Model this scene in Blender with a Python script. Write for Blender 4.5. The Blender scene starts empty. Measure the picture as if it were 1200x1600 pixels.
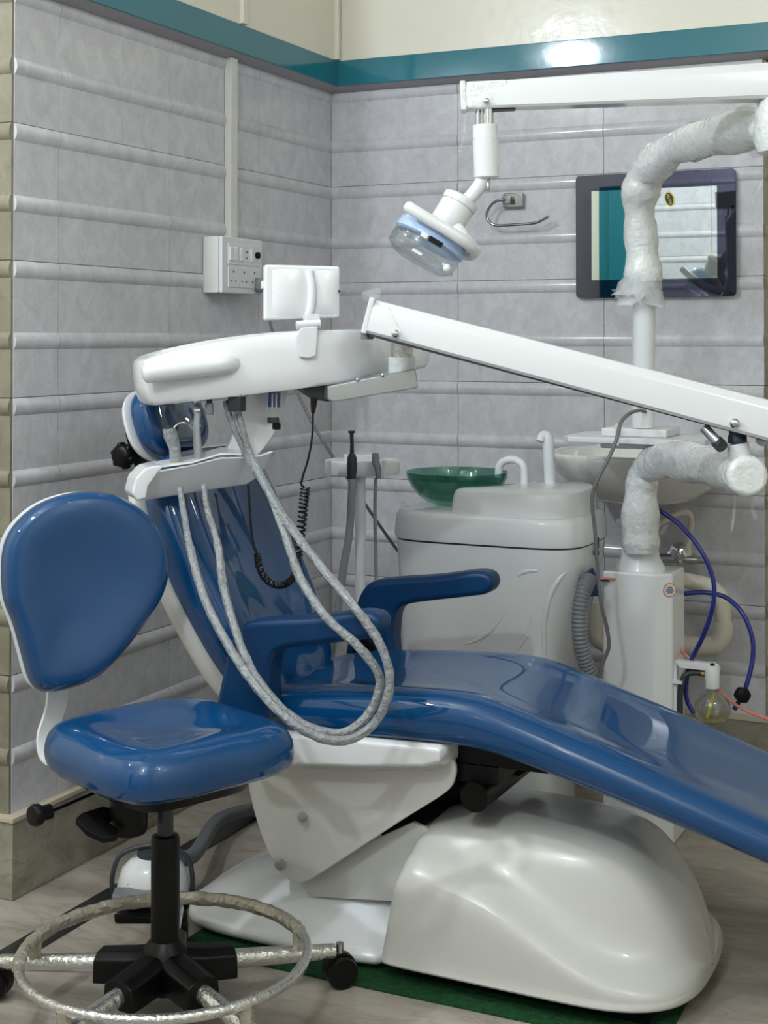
import bpy, bmesh, math, random
from mathutils import Vector, Matrix
random.seed(7)
PI = math.pi
V = Vector
sc = bpy.context.scene
col = sc.collection

# ------------------------------------------------------------------ camera
CAM = V((2.0632, -3.9978, 1.2065)); YAW = 0.4398; PITCH = 0.016; FPX = 2254.15; PY = 491.0
cd = bpy.data.cameras.new('camera'); cam = bpy.data.objects.new('camera', cd); col.objects.link(cam)
cam.location = CAM; cam.rotation_euler = (PI/2 + PITCH, 0, YAW)
cd.sensor_fit = 'VERTICAL'; cd.sensor_height = 36; cd.lens = FPX/1600*36
cd.shift_y = -(800-PY)/1600; cd.clip_start = .05; cd.clip_end = 60
sc.camera = cam
# ------------------------------------------------------------------ light, exposure
w = bpy.data.worlds.new('world'); sc.world = w; w.use_nodes = True
w.node_tree.nodes['Background'].inputs[0].default_value = (.8, .87, 1, 1)
w.node_tree.nodes['Background'].inputs[1].default_value = .3
vs = sc.view_settings
vs.view_transform = 'Standard'; vs.look = 'None'; vs.gamma = 1; vs.use_curve_mapping = False
vs.exposure = 0.15
def area(name, loc, size, power, rot=(0, 0, 0), sy=None, colr=(1, 1, 1)):
    l = bpy.data.lights.new(name, 'AREA'); l.energy = power; l.size = size; l.color = colr
    if sy: l.shape = 'RECTANGLE'; l.size_y = sy
    o = bpy.data.objects.new(name, l); col.objects.link(o); o.location = loc; o.rotation_euler = rot
    return o
def bulb(loc, power, rad, colr=(.85, .93, 1)):
    l = bpy.data.lights.new('bulb_light', 'POINT'); l.energy = power; l.shadow_soft_size = rad; l.color = colr
    o = bpy.data.objects.new('bulb_light', l); col.objects.link(o); o.location = loc
BULBS = [((-.02, -2.6, 2.52), 58, .04), ((1.15, -3.75, 2.62), 54, .05), ((2.75, -2.7, 2.72), 20, .05), ((-.9, -3.4, 2.72), 8, .05)]
for q in BULBS: bulb(*q)

# ------------------------------------------------------------------ pixel <-> place
_v = V((-math.sin(YAW)*math.cos(PITCH), math.cos(YAW)*math.cos(PITCH), math.sin(PITCH)))
_r = V((math.cos(YAW), math.sin(YAW), 0)); _u = _r.cross(_v)
UP = V((0, 0, 1)); FW = V((_v.x, _v.y, 0)).normalized()
def at(x, y, X=None, Y=None, Z=None, d=None, plane=None):
    D = _v + _r*((x-600)/FPX) - _u*((y-PY)/FPX)
    if X is not None: t = (X-CAM.x)/D.x
    elif Y is not None: t = (Y-CAM.y)/D.y
    elif Z is not None: t = (Z-CAM.z)/D.z
    elif plane is not None: t = (plane[0]-CAM).dot(plane[1])/D.dot(plane[1])
    else: t = d
    return CAM + D*t
def path(pts):                      # list of (px, py, depth)
    return [at(a, b, d=c) for a, b, c in pts]

# ------------------------------------------------------------------ materials
def lin(c):
    return tuple((x/255/12.92 if x/255 <= .04045 else ((x/255+.055)/1.055)**2.4) for x in c) + (1,)
def setin(b, k, v):
    if k in b.inputs: b.inputs[k].default_value = v
def mat(name, rgb, rough=.4, metal=0, coat=0, spec=.5, bump=None, var=None, trans=0, ior=1.45, alpha=1, emit=None, coatr=.05):
    m = bpy.data.materials.new(name); m.use_nodes = True
    nt = m.node_tree; b = nt.nodes['Principled BSDF']
    b.inputs['Base Color'].default_value = lin(rgb)
    setin(b, 'Roughness', rough); setin(b, 'Metallic', metal); setin(b, 'Coat Weight', coat); setin(b, 'Coat Roughness', coatr)
    setin(b, 'Specular IOR Level', spec); setin(b, 'Transmission Weight', trans); setin(b, 'IOR', ior); setin(b, 'Alpha', alpha)
    if emit: b.inputs['Emission Color'].default_value = lin(emit[0]); b.inputs['Emission Strength'].default_value = emit[1]
    tc = nt.nodes.new('ShaderNodeNewGeometry')
    if var:                          # (scale, second colour, low, high)
        n = nt.nodes.new('ShaderNodeTexNoise'); n.inputs['Scale'].default_value = var[0]; n.inputs['Detail'].default_value = 8; n.inputs['Roughness'].default_value = .65
        nt.links.new(tc.outputs['Position'], n.inputs['Vector'])
        r = nt.nodes.new('ShaderNodeValToRGB'); r.color_ramp.elements[0].position = var[2]; r.color_ramp.elements[1].position = var[3]
        r.color_ramp.elements[0].color = lin(var[1]); r.color_ramp.elements[1].color = lin(rgb)
        nt.links.new(n.outputs['Fac'], r.inputs[0]); nt.links.new(r.outputs[0], b.inputs['Base Color'])
    if bump:                         # (scale, strength, distance)
        n = nt.nodes.new('ShaderNodeTexNoise'); n.inputs['Scale'].default_value = bump[0]; n.inputs['Detail'].default_value = 4
        nt.links.new(tc.outputs['Position'], n.inputs['Vector'])
        bp = nt.nodes.new('ShaderNodeBump'); bp.inputs['Strength'].default_value = bump[1]; bp.inputs['Distance'].default_value = bump[2]
        nt.links.new(n.outputs['Fac'], bp.inputs['Height']); nt.links.new(bp.outputs[0], b.inputs['Normal'])
        if coat: nt.links.new(bp.outputs[0], b.inputs['Coat Normal'])
    return m
M = {}
def marble(name, base, dark, vein, scale, stretch, rough, rot=0.0):
    m = mat(name, base, rough); nt = m.node_tree; b = nt.nodes['Principled BSDF']
    g = nt.nodes.new('ShaderNodeNewGeometry'); mp = nt.nodes.new('ShaderNodeMapping')
    mp.inputs['Scale'].default_value = stretch; mp.inputs['Rotation'].default_value = (0, 0, rot)
    nt.links.new(g.outputs['Position'], mp.inputs['Vector'])
    n = nt.nodes.new('ShaderNodeTexNoise'); n.inputs['Scale'].default_value = scale; n.inputs['Detail'].default_value = 9; n.inputs['Roughness'].default_value = .62; n.inputs['Distortion'].default_value = .7
    nt.links.new(mp.outputs[0], n.inputs['Vector'])
    r = nt.nodes.new('ShaderNodeValToRGB'); e = r.color_ramp.elements
    e[0].position = .30; e[0].color = lin(dark); e[1].position = .62; e[1].color = lin(base)
    x = e.new(.46); x.color = lin(tuple((a+c)/2 for a, c in zip(dark, base)))
    nt.links.new(n.outputs['Fac'], r.inputs[0])
    n2 = nt.nodes.new('ShaderNodeTexNoise'); n2.inputs['Scale'].default_value = scale*1.7; n2.inputs['Detail'].default_value = 6; n2.inputs['Distortion'].default_value = 1.2
    nt.links.new(mp.outputs[0], n2.inputs['Vector'])
    a = nt.nodes.new('ShaderNodeMath'); a.operation = 'SUBTRACT'; a.inputs[1].default_value = .5
    nt.links.new(n2.outputs['Fac'], a.inputs[0])
    a2 = nt.nodes.new('ShaderNodeMath'); a2.operation = 'ABSOLUTE'; nt.links.new(a.outputs[0], a2.inputs[0])
    r2 = nt.nodes.new('ShaderNodeValToRGB'); r2.color_ramp.elements[0].position = 0; r2.color_ramp.elements[0].color = (1, 1, 1, 1)
    r2.color_ramp.elements[1].position = .018; r2.color_ramp.elements[1].color = (0, 0, 0, 1)
    nt.links.new(a2.outputs[0], r2.inputs[0])
    mx = nt.nodes.new('ShaderNodeMix'); mx.data_type = 'RGBA'
    sc_ = nt.nodes.new('ShaderNodeMath'); sc_.operation = 'MULTIPLY'; sc_.inputs[1].default_value = vein[1]
    nt.links.new(r2.outputs[0], sc_.inputs[0]); nt.links.new(sc_.outputs[0], mx.inputs['Factor'])
    nt.links.new(r.outputs[0], mx.inputs['A']); mx.inputs['B'].default_value = lin(vein[0])
    nt.links.new(mx.outputs['Result'], b.inputs['Base Color'])
    return m
M['tile'] = marble('grey_glazed_tile', (206, 205, 211), (189, 188, 194), ((166, 165, 171), .35), 22, (1, 1, .8), .15)
M['tile_beige_shaded'] = marble('shade_darkened_beige_tile', (136, 132, 115), (120, 117, 101), ((104, 101, 88), .3), 22, (1, 1, .8), .2)  # beige tile with the shade of the return faces darkened into its colour
M['grout'] = mat('grey_grout', (120, 119, 120), .8)
M['marble_floor'] = marble('grey_brown_marble', (172, 163, 152), (122, 114, 105), ((98, 91, 83), .25), 1.9, (1, 3.0, 1), .22, rot=.2)
M['marble_base'] = marble('green_grey_marble', (172, 166, 151), (128, 124, 112), ((96, 93, 84), .35), 4, (1, 1, 1.6), .25)
M['cream_edge'] = mat('pale_stone_edge', (190, 178, 158), .4)
M['granite'] = mat('black_granite', (44, 48, 48), .25, var=(60, (28, 30, 31), .4, .6))
M['cream'] = mat('cream_wall_paint', (226, 222, 208), .3, bump=(14, .25, .006), coat=.25, coatr=.15)
M['teal'] = mat('teal_gloss_paint', (24, 114, 132), .12, bump=(9, .08, .004), coat=.3)
M['ledge'] = mat('grey_ledge_plaster', (160, 158, 164), .5)
M['white'] = mat('white_glossy_plastic', (226, 228, 231), .2, coat=.5)
M['white_satin'] = mat('white_satin_plastic', (222, 224, 228), .38, coat=.15, coatr=.2)
M['white_paint'] = mat('white_powder_coat', (225, 227, 231), .3, coat=.2)
M['ivory'] = mat('ivory_plastic', (216, 215, 210), .3)
M['warm_white'] = mat('warm_white_fibreglass', (202, 201, 197), .26, coat=.4)
M['ceramic'] = mat('white_ceramic', (226, 224, 221), .08, coat=.6)
M['blue'] = mat('blue_vinyl', (0, 64, 114), .4, coat=1, coatr=.015, spec=.1, bump=(5, .02, .01))
M['blue'].node_tree.nodes['Principled BSDF'].inputs['Coat IOR'].default_value = 1.55
M['blue_soft'] = mat('navy_moulded_foam', (0, 50, 92), .42, coat=.12, coatr=.3, spec=.35)
M['black'] = mat('black_plastic', (7, 7, 8), .38, spec=.28, bump=(300, .1, .001))
M['black_gloss'] = mat('black_rubber_cord', (14, 14, 16), .3)
M['dark_grey'] = mat('dark_grey_plastic', (50, 53, 58), .4)
M['grey'] = mat('mid_grey_plastic', (122, 126, 132), .35)
M['grey_tube'] = mat('grey_silicone_tube', (142, 145, 150), .35, coat=.3)
M['chrome'] = mat('chrome', (222, 224, 226), .08, metal=1)
M['dark_chrome'] = mat('dark_chrome', (150, 154, 158), .1, metal=1)
M['steel'] = mat('brushed_stainless_steel', (184, 189, 195), .28, metal=.75, bump=(40, .06, .002))
M['film'] = mat('crumpled_film_over_white', (228, 232, 233), .2, coat=.9, coatr=.06, bump=(60, .6, .008))
M['film_tube'] = mat('crumpled_film_over_tube', (138, 142, 146), .14, coat=1, coatr=.04, bump=(100, .9, .008))
M['film_chrome'] = mat('film_covered_chrome', (205, 205, 202), .16, metal=.85, coat=.8, bump=(90, .6, .006))
M['film_tan'] = mat('dusty_film_covered_tube', (176, 168, 152), .22, metal=.35, coat=.8, bump=(90, .8, .008))
M['green_mat'] = mat('green_mat_pile', (12, 92, 44), .9, bump=(260, 1, .01), var=(90, (5, 56, 24), .35, .65))
M['tint'] = mat('smoky_violet_tinted_glass', (84, 85, 100), .02, metal=1)
M['mirror'] = mat('silvered_mirror', (214, 222, 220), .01, metal=1)
M['yellow'] = mat('yellow_print', (222, 200, 84), .5)
M['print_black'] = mat('black_print', (16, 16, 14), .4)
M['orange'] = mat('orange_print', (208, 112, 62), .5)
M['print_blue'] = mat('blue_print', (52, 84, 140), .5)
M['paper'] = mat('off_white_print', (222, 214, 204), .5)
M['navy_plate'] = mat('navy_switch_plate', (28, 44, 86), .35)
M['blue_tube'] = mat('dark_blue_tube', (22, 36, 120), .25, coat=.4)
M['pink_tube'] = mat('pink_tube', (226, 134, 118), .35)
M['hose_grey'] = mat('grey_corrugated_hose', (120, 123, 130), .35)
M['pvc'] = mat('cream_pvc_pipe', (212, 206, 192), .35)
M['door_teal'] = mat('teal_laminate', (18, 104, 118), .3)
M['lamp_blue'] = mat('pale_blue_reflector', (176, 200, 236), .2, coat=.4)
M['brass'] = mat('brass', (180, 150, 90), .3, metal=1)
M['bulb'] = mat('lit_bulb_glass', (255, 255, 255), .4, emit=((255, 250, 244), 20))
M['diffuser'] = mat('lit_panel_diffuser', (255, 255, 255), .5, emit=((255, 249, 240), 8))
def glass(name, rgb, rough=.02, ior=1.3, thin=None):
    # thin-walled clear material: tinted see-through plus a clear-coat reflection
    m = bpy.data.materials.new(name); m.use_nodes = True; nt = m.node_tree
    nt.nodes.remove(nt.nodes['Principled BSDF']); out = nt.nodes['Material Output']
    t = nt.nodes.new('ShaderNodeBsdfTransparent'); t.inputs[0].default_value = lin(rgb)
    g = nt.nodes.new('ShaderNodeBsdfGlossy'); g.inputs['Roughness'].default_value = rough; g.inputs[0].default_value = (1, 1, 1, 1)
    lw = nt.nodes.new('ShaderNodeLayerWeight'); lw.inputs[0].default_value = .5
    pw = nt.nodes.new('ShaderNodeMath'); pw.operation = 'POWER'; pw.inputs[1].default_value = 4; nt.links.new(lw.outputs['Facing'], pw.inputs[0])
    fr = nt.nodes.new('ShaderNodeMath'); fr.operation = 'MULTIPLY_ADD'; fr.inputs[1].default_value = .7; fr.inputs[2].default_value = .05; nt.links.new(pw.outputs[0], fr.inputs[0])
    mx = nt.nodes.new('ShaderNodeMixShader')
    if thin:
        df = nt.nodes.new('ShaderNodeBsdfDiffuse'); df.inputs[0].default_value = lin((226, 230, 232))
        m2 = nt.nodes.new('ShaderNodeMixShader'); m2.inputs[0].default_value = thin
        nt.links.new(t.outputs[0], m2.inputs[1]); nt.links.new(df.outputs[0], m2.inputs[2]); src = m2
        ge = nt.nodes.new('ShaderNodeNewGeometry'); n = nt.nodes.new('ShaderNodeTexNoise'); n.inputs['Scale'].default_value = 90
        bp = nt.nodes.new('ShaderNodeBump'); bp.inputs['Strength'].default_value = .9; bp.inputs['Distance'].default_value = .01
        nt.links.new(ge.outputs['Position'], n.inputs['Vector']); nt.links.new(n.outputs['Fac'], bp.inputs['Height']); nt.links.new(bp.outputs[0], g.inputs['Normal'])
    else: src = t
    nt.links.new(fr.outputs[0], mx.inputs[0]); nt.links.new(src.outputs[0], mx.inputs[1]); nt.links.new(g.outputs[0], mx.inputs[2])
    nt.links.new(mx.outputs[0], out.inputs[0]); return m
M['green_glass'] = glass('green_tinted_glass', (162, 206, 194), .02, 1.5)
M['clear'] = glass('clear_plastic', (246, 248, 249), .05, 1.45)
M['bottle'] = glass('clear_bottle_glass', (245, 246, 243), .02, 1.45)
M['fringe'] = glass('ragged_film_ends', (240, 242, 243), .12, 1.5, thin=.45)
M['loose_film'] = glass('loose_clear_film', (244, 246, 247), .12, 1.5, thin=.16)

# ------------------------------------------------------------------ geometry
def catmull(pts, n=6, closed=False):
    P = [V(p) for p in pts]; out = []; L = len(P)
    rng = range(L if closed else L-1)
    for i in rng:
        p1, p2 = P[i], P[(i+1) % L]
        p0 = P[i-1] if (i > 0 or closed) else p1*2-p2
        p3 = P[(i+2) % L] if (i+2 < L or closed) else p2*2-p1
        for k in range(n):
            t = k/n
            out.append(.5*((2*p1)+(p2-p0)*t+(2*p0-5*p1+4*p2-p3)*t*t+(3*p1-p0-3*p2+p3)*t**3))
    if not closed: out.append(P[-1])
    return out
def join(*gs):
    vs_, fs = [], []
    for v, f in gs:
        o = len(vs_); vs_ += list(v); fs += [tuple(i+o for i in q) for q in f]
    return vs_, fs
def tf(g, Mx): return [Mx @ V(v) for v in g[0]], g[1]
def move(g, d): return [V(v)+V(d) for v in g[0]], g[1]
def loft(secs, caps=True, loop=True, ring=False):
    n = len(secs[0]); vs_ = [V(p) for s in secs for p in s]; fs = []
    S = len(secs)
    for i in range(S if ring else S-1):
        for j in range(n if loop else n-1):
            a = i*n+j; b = i*n+(j+1) % n; i2 = (i+1) % S
            fs.append((a, b, i2*n+(j+1) % n, i2*n+j))
    if caps and not ring:
        fs.append(tuple(range(n))[::-1]); fs.append(tuple(range((S-1)*n, S*n)))
    return vs_, fs
def tube(P, rad, seg=10, closed=False, jit=0.0, caps=True, wob=None):
    P = [V(p) for p in P]; n = len(P)
    T = []
    for i in range(n):
        a = P[i-1] if (i > 0 or closed) else P[i]; b = P[(i+1) % n] if (i < n-1 or closed) else P[i]
        t = (b-a); T.append(t.normalized() if t.length > 1e-9 else V((0, 0, 1)))
    N = T[0].orthogonal().normalized(); secs = []
    for i in range(n):
        N = (N - T[i]*N.dot(T[i])); N = N.normalized() if N.length > 1e-6 else T[i].orthogonal().normalized()
        B = T[i].cross(N); r = rad(i/(n-1)) if callable(rad) else (rad[i] if isinstance(rad, (list, tuple)) else rad)
        s = []
        for k in range(seg):
            a = 2*PI*k/seg; rr = r*(1+jit*random.uniform(-1, 1))
            s.append(P[i]+N*math.cos(a)*rr+B*math.sin(a)*rr)
        secs.append(s)
    return loft(secs, caps=caps and not closed, ring=closed)
def frame(o, z, x=None):
    z = V(z).normalized(); x = V(x) if x is not None else z.orthogonal()
    x = (x-z*x.dot(z)).normalized(); y = z.cross(x)
    m = Matrix((x, y, z)).transposed().to_4x4(); m.translation = V(o); return m
def lathe(prof, seg=32, Mx=None, caps=True, sx=1, sy=1):
    secs = [[V((r*math.cos(2*PI*k/seg)*sx, r*math.sin(2*PI*k/seg)*sy, z)) for k in range(seg)] for r, z in prof]
    g = loft(secs, caps=caps)
    return tf(g, Mx) if Mx is not None else g
def cyl(a, b, r, seg=20, r2=None):
    a, b = V(a), V(b); L = (b-a).length
    return lathe([(r, 0), (r if r2 is None else r2, L)], seg, frame(a, b-a))
def pill(a, b, r, seg=16, n=5):      # cylinder with rounded ends
    a, b = V(a), V(b); L = (b-a).length
    pr = [(r*math.sin(PI/2*k/n)+1e-5, r-r*math.cos(PI/2*k/n)) for k in range(n+1)]
    pr += [(r*math.cos(PI/2*k/n)+1e-5, L-r+r*math.sin(PI/2*k/n)) for k in range(n+1)]
    return lathe(pr, seg, frame(a, b-a))
def box(c, s, Mx=None):
    x, y, z = (q/2 for q in s)
    v = [V((i*x, j*y, k*z)) for i in (-1, 1) for j in (-1, 1) for k in (-1, 1)]
    f = [(0, 1, 3, 2), (4, 6, 7, 5), (0, 4, 5, 1), (2, 3, 7, 6), (0, 2, 6, 4), (1, 5, 7, 3)]
    g = (v, f)
    if Mx is not None: g = tf(g, Mx)
    return move(g, c)
def span(a, b): return box([(p+q)/2 for p, q in zip(a, b)], [abs(q-p) for p, q in zip(a, b)])
def prism(pts, d):                   # closed outline of 3-D points pushed along d
    pts = [V(p) for p in pts]; d = V(d); return loft([pts, [p+d for p in pts]])
def sphere(c, r, seg=20, sq=(1, 1, 1)):
    n = 10; pr = [(r*math.sin(PI*k/n)+1e-5, -r*math.cos(PI*k/n)) for k in range(n+1)]
    v, f = lathe(pr, seg); return [V((p.x*sq[0], p.y*sq[1], p.z*sq[2]))+V(c) for p in v], f
def cushion(outline, centre, nrm, prof): # outline 3-D points, rings scaled about centre and lifted along nrm
    c = V(centre); nrm = V(nrm); return loft([[c+(V(p)-c)*s+nrm*h for p in outline] for s, h in prof])

LOC = {}
def tagit(o, label=None, cat=None, group=None, kind=None):
    if label: o['label'] = label
    if cat: o['category'] = cat
    if group: o['group'] = group
    if kind: o['kind'] = kind
    return o
def make(name, g, m, parent=None, bevel=0, seg=2, sub=0, ang=38, label=None, cat=None, group=None, kind=None, flat=False, solid=0):
    vs_ = [V(v) for v in g[0]]
    if parent is None:
        xs = [v.x for v in vs_]; ys = [v.y for v in vs_]; L = V(((min(xs)+max(xs))/2, (min(ys)+max(ys))/2, min(v.z for v in vs_)))
    else: L = LOC[parent]
    me = bpy.data.meshes.new(name); me.from_pydata([v-L for v in vs_], [], g[1])
    bm = bmesh.new(); bm.from_mesh(me)
    bmesh.ops.recalc_face_normals(bm, faces=bm.faces)
    if bevel:
        es = [e for e in bm.edges if len(e.link_faces) == 2 and e.calc_face_angle(0) > math.radians(30)]
        bmesh.ops.bevel(bm, geom=es, offset=bevel, segments=seg, profile=.5, affect='EDGES', clamp_overlap=True)
    for f in bm.faces: f.smooth = not flat
    for e in bm.edges:
        if len(e.link_faces) == 2 and e.calc_face_angle(0) > math.radians(ang): e.smooth = False
    bm.to_mesh(me); bm.free()
    me.materials.append(M[m] if isinstance(m, str) else m)
    o = bpy.data.objects.new(name, me); col.objects.link(o)
    if parent is None: o.location = L
    else: o.parent = parent
    LOC[o] = L
    if solid:
        q = o.modifiers.new('solid', 'SOLIDIFY'); q.thickness = solid; q.offset = 0
    if sub:
        q = o.modifiers.new('sub', 'SUBSURF'); q.levels = sub; q.render_levels = sub
    if bevel:
        q = o.modifiers.new('wn', 'WEIGHTED_NORMAL'); q.keep_sharp = True
    return tagit(o, label, cat, group, kind)
def thing(name, label, cat, loc, group=None):
    o = bpy.data.objects.new(name, None); col.objects.link(o); o.location = V(loc); o.empty_display_size = .1
    LOC[o] = V(loc); return tagit(o, label, cat, group)
def text(name, body, size, m, parent, Mx, ext=.0004):
    cu = bpy.data.curves.new(name, 'FONT'); cu.body = body; cu.size = size; cu.align_x = 'CENTER'; cu.align_y = 'CENTER'; cu.extrude = ext
    t = bpy.data.objects.new(name, cu); me = bpy.data.meshes.new_from_object(t); bpy.data.objects.remove(t)
    L = LOC[parent]; me.transform(Matrix.Translation(-L) @ Mx); me.materials.append(M[m])
    o = bpy.data.objects.new(name, me); col.objects.link(o); o.parent = parent; LOC[o] = L
    return o

# ------------------------------------------------------------------ the room
Z0, Z1, ZT, ZC = .175, 1.975, 2.058, 2.95
RX0, RX1, RY0 = -1.7, 3.3, -4.3
YP, XE, OV = -1.505, 1.327, .045
make('floor', span((RX0-.1, RY0-.1, -.06), (RX1+.1, .8, 0)), 'marble_floor', kind='structure')
make('ceiling', span((RX0-.1, RY0-.1, ZC), (RX1+.1, .8, ZC+.06)), 'cream', kind='structure')
_prof = None
def tile_profile():
    h = .3; pts = [(0, 0), (.0055, 0), (.0065, .001)]
    def band(z0):
        return [(.0065+.0075*math.sin(PI*(k/8))**.75, z0+.037*(k/8)) for k in range(9)]
    pts += [(.0065, .1035)] + band(.105) + [(.0065, .1435), (.0065, .2595)] + band(.261)[:-1] + [(.0072, .2988), (0, .2988)]
    return pts
TP = tile_profile(); tile_cache = {}
def tile_mesh(wd, m):
    k = (round(wd, 4), m)
    if k not in tile_cache:
        secs = [[V((x, -d, z)) for d, z in TP] for x in (.0008, wd-.0008)]
        v, f = loft(secs); me = bpy.data.meshes.new('tile'); me.from_pydata(v, [], f)
        bm = bmesh.new(); bm.from_mesh(me); bmesh.ops.recalc_face_normals(bm, faces=bm.faces)
        for q in bm.faces: q.smooth = True
        for e in bm.edges:
            if len(e.link_faces) == 2 and e.calc_face_angle(0) > math.radians(24): e.smooth = False
        bm.to_mesh(me); bm.free(); me.materials.append(M[m]); tile_cache[k] = me
    return tile_cache[k]
def tiled(parent, origin, rz, widths, m='tile', nz=6):
    # origin: start of the run at floor level; tiles face local -Y, run along local +X
    L = LOC[parent]; c, s = math.cos(rz), math.sin(rz); x = 0
    for wd in widths:
        for k in range(nz):
            o = bpy.data.objects.new('tile', tile_mesh(wd, m)); col.objects.link(o); o.parent = parent
            o.location = V((origin[0]+c*x, origin[1]+s*x, Z0+.3*k)) - L; o.rotation_euler = (0, 0, rz)
        x += wd
# tiles stand 6.5 mm proud of each wall body
TH = .0065
wl = make('wall_left', span((-.12, YP+TH, 0), (-TH, .12, Z1+.01)), 'grout', kind='structure')
tiled(wl, (-TH, YP, 0), PI/2, [1.505-1.35, .45, .45, .45])
wb = make('wall_back', span((0, TH, 0), (XE-TH, .12, Z1+.01)), 'grout', kind='structure')
tiled(wb, (0, TH, 0), 0, [.427, .45, .45])
wp = make('wall_left_return', span((RX0, YP+TH, 0), (-.12, YP+.12, Z1+.01)), 'grout', kind='structure')
tiled(wp, (-.9, YP, 0), 0, [.45, .4495], 'tile_beige_shaded')
we = make('wall_back_return', span((XE-.12, .12, 0), (XE-TH, .7, Z1+.01)), 'grout', kind='structure')
tiled(we, (XE-TH, .004, 0), PI/2, [.25, .4], 'tile_beige_shaded')
make('wall_alcove', span((XE-.12, .7, 0), (RX1+.1, .8, ZC)), 'cream', kind='structure')
wf = make('wall_front', span((-.2, RY0-.1, 0), (RX1, RY0-TH, ZC)), 'grout', kind='structure')
tiled(wf, (-.2+.9, RY0-TH, 0), PI, [.45, .45], nz=7)
make('wall_front_upper', span((-.2, RY0-.11, 2.285), (RX1, RY0+.01, ZC)), 'cream', kind='structure')
make('wall_front_lower', span((.705, RY0-TH, 0), (RX1, RY0+.004, 2.28)), 'tile', kind='structure')
make('wall_right', span((RX1, RY0-.1, 0), (RX1+.1, .8, ZC)), 'cream', kind='structure')
make('wall_far_left', span((RX0-.1, RY0-.1, 0), (RX0, YP+.12, ZC)), 'cream', kind='structure')
dr = make('door_1', span((-.41, RY0-.08, 0), (-.205, RY0+.02, 2.1)), 'door_teal', bevel=.004, kind='structure')
make('door_leaf', span((-.345, RY0+.02, .02), (-.21, RY0+.032, 2.08)), 'door_teal', dr, bevel=.003)
make('wall_front_left', span((RX0, RY0-.1, 0), (-.41, RY0-.02, ZC)), 'cream', kind='structure')
make('wall_over_door', span((-.41, RY0-.1, 2.1), (-.2, RY0-.02, ZC)), 'cream', kind='structure')
# upper walls stand proud over a shadow ledge, their foot painted teal
make('wall_left_upper', span((-.12, YP-OV, ZT), (OV, .12, ZC)), 'cream', kind='structure')
make('wall_back_upper', span((OV, -OV, ZT), (XE+OV, .12, ZC)), 'cream', kind='structure')
make('wall_left_return_upper', span((RX0, YP-OV, ZT), (-.12, YP+.12, ZC)), 'cream', kind='structure')
make('wall_back_return_upper', span((XE-.12, .12, ZT), (XE+OV, .7, ZC)), 'cream', kind='structure')
make('trim_1', span((-.12, YP-OV, Z1+.006), (OV+.001, .12, ZT)), 'teal', bevel=.002, kind='structure')
make('trim_2', span((OV+.001, -OV-.001, Z1+.006), (XE+OV, .12, ZT)), 'teal', bevel=.002, kind='structure')
make('trim_3', span((RX0, YP-OV, Z1+.006), (-.12, YP+.12, ZT)), 'teal', kind='structure')
make('trim_4', prism([(-.02, YP-OV+.002, Z1-.008), (.012, YP-OV+.002, Z1-.008), (OV-.002, YP-OV+.002, Z1+.008), (-.02, YP-OV+.002, Z1+.008)], (0, -YP+OV-.004, 0)), 'ledge', kind='structure')
make('trim_5', prism([(.0, .02, Z1-.008), (.0, -.012, Z1-.008), (.0, -OV+.002, Z1+.008), (.0, .02, Z1+.008)], (XE+OV-.003, 0, 0)), 'ledge', kind='structure')
# skirting
def skirting(name, a, b, dep):
    o = make(name, span(a, b), 'marble_base', bevel=.003, kind='structure'); return o
skirting('baseboard_left', (-.02, YP-.022, 0), (.022, -.002, Z0-.008), 0)
make('trim_6', span((-.02, YP-.026, Z0-.009), (.026, -.002, Z0+.002)), 'cream_edge', bevel=.002, kind='structure')
skirting('baseboard_left_return', (RX0, YP-.022, 0), (-.02, YP+.02, Z0-.008), 0)
make('trim_7', span((RX0, YP-.026, Z0-.009), (-.02, YP+.02, Z0+.002)), 'cream_edge', bevel=.002, kind='structure')
skirting('baseboard_back', (.022, -.022, 0), (XE+.02, .02, Z0-.008), 0)
make('trim_8', span((.026, -.026, Z0-.009), (XE+.024, .02, Z0+.002)), 'cream_edge', bevel=.002, kind='structure')
make('trim_9', span((.165, RY0, 0), (.232, -.022, .0025)), 'granite', kind='structure')
# painted-over conduits on the upper wall
make('trim_10', span((OV-.002, -.068, ZT+.001), (OV+.014, -.05, ZC-.001)), 'cream', bevel=.003, kind='structure')
make('trim_11', span((OV-.002, -.63, ZT+.001), (OV+.012, -.605, ZC-.001)), 'cream', bevel=.003, kind='structure')

# ------------------------------------------------------------------ lamps of the room (behind the photographer)
where = ['near the pillar corner', 'over the photographer', 'by the right-hand wall', 'by the teal door']
for ((x, y, z), pw, rad), wh in zip(BULBS, where):
    t = thing('pendant_bulb', 'white holder with a lit bulb hanging from the ceiling ' + wh, 'lamp', (x, y, z), 'pendant bulbs behind the viewer')
    make('holder', lathe([(.022, .06), (.034, .07), (.03, .12), (.012, .13)], 20, Matrix.Translation((x, y, z))), 'white', t)
    make('cord', cyl((x, y, z+.125), (x, y, ZC-.001), .004, 8), 'white', t)

# ================================================================== dental chair
YC = -1.30
ch = thing('dental_chair', 'blue vinyl dental chair on a white glossy base, seat raised and backrest reclined', 'dental chair', (.95, YC, 0))
def interp(tab, x):
    if x <= tab[0][0]: return tab[0][1:]
    for a, b in zip(tab, tab[1:]):
        if x <= b[0]:
            t = (x-a[0])/(b[0]-a[0]); return tuple(p+(q-p)*t for p, q in zip(a[1:], b[1:]))
    return tab[-1][1:]
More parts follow.
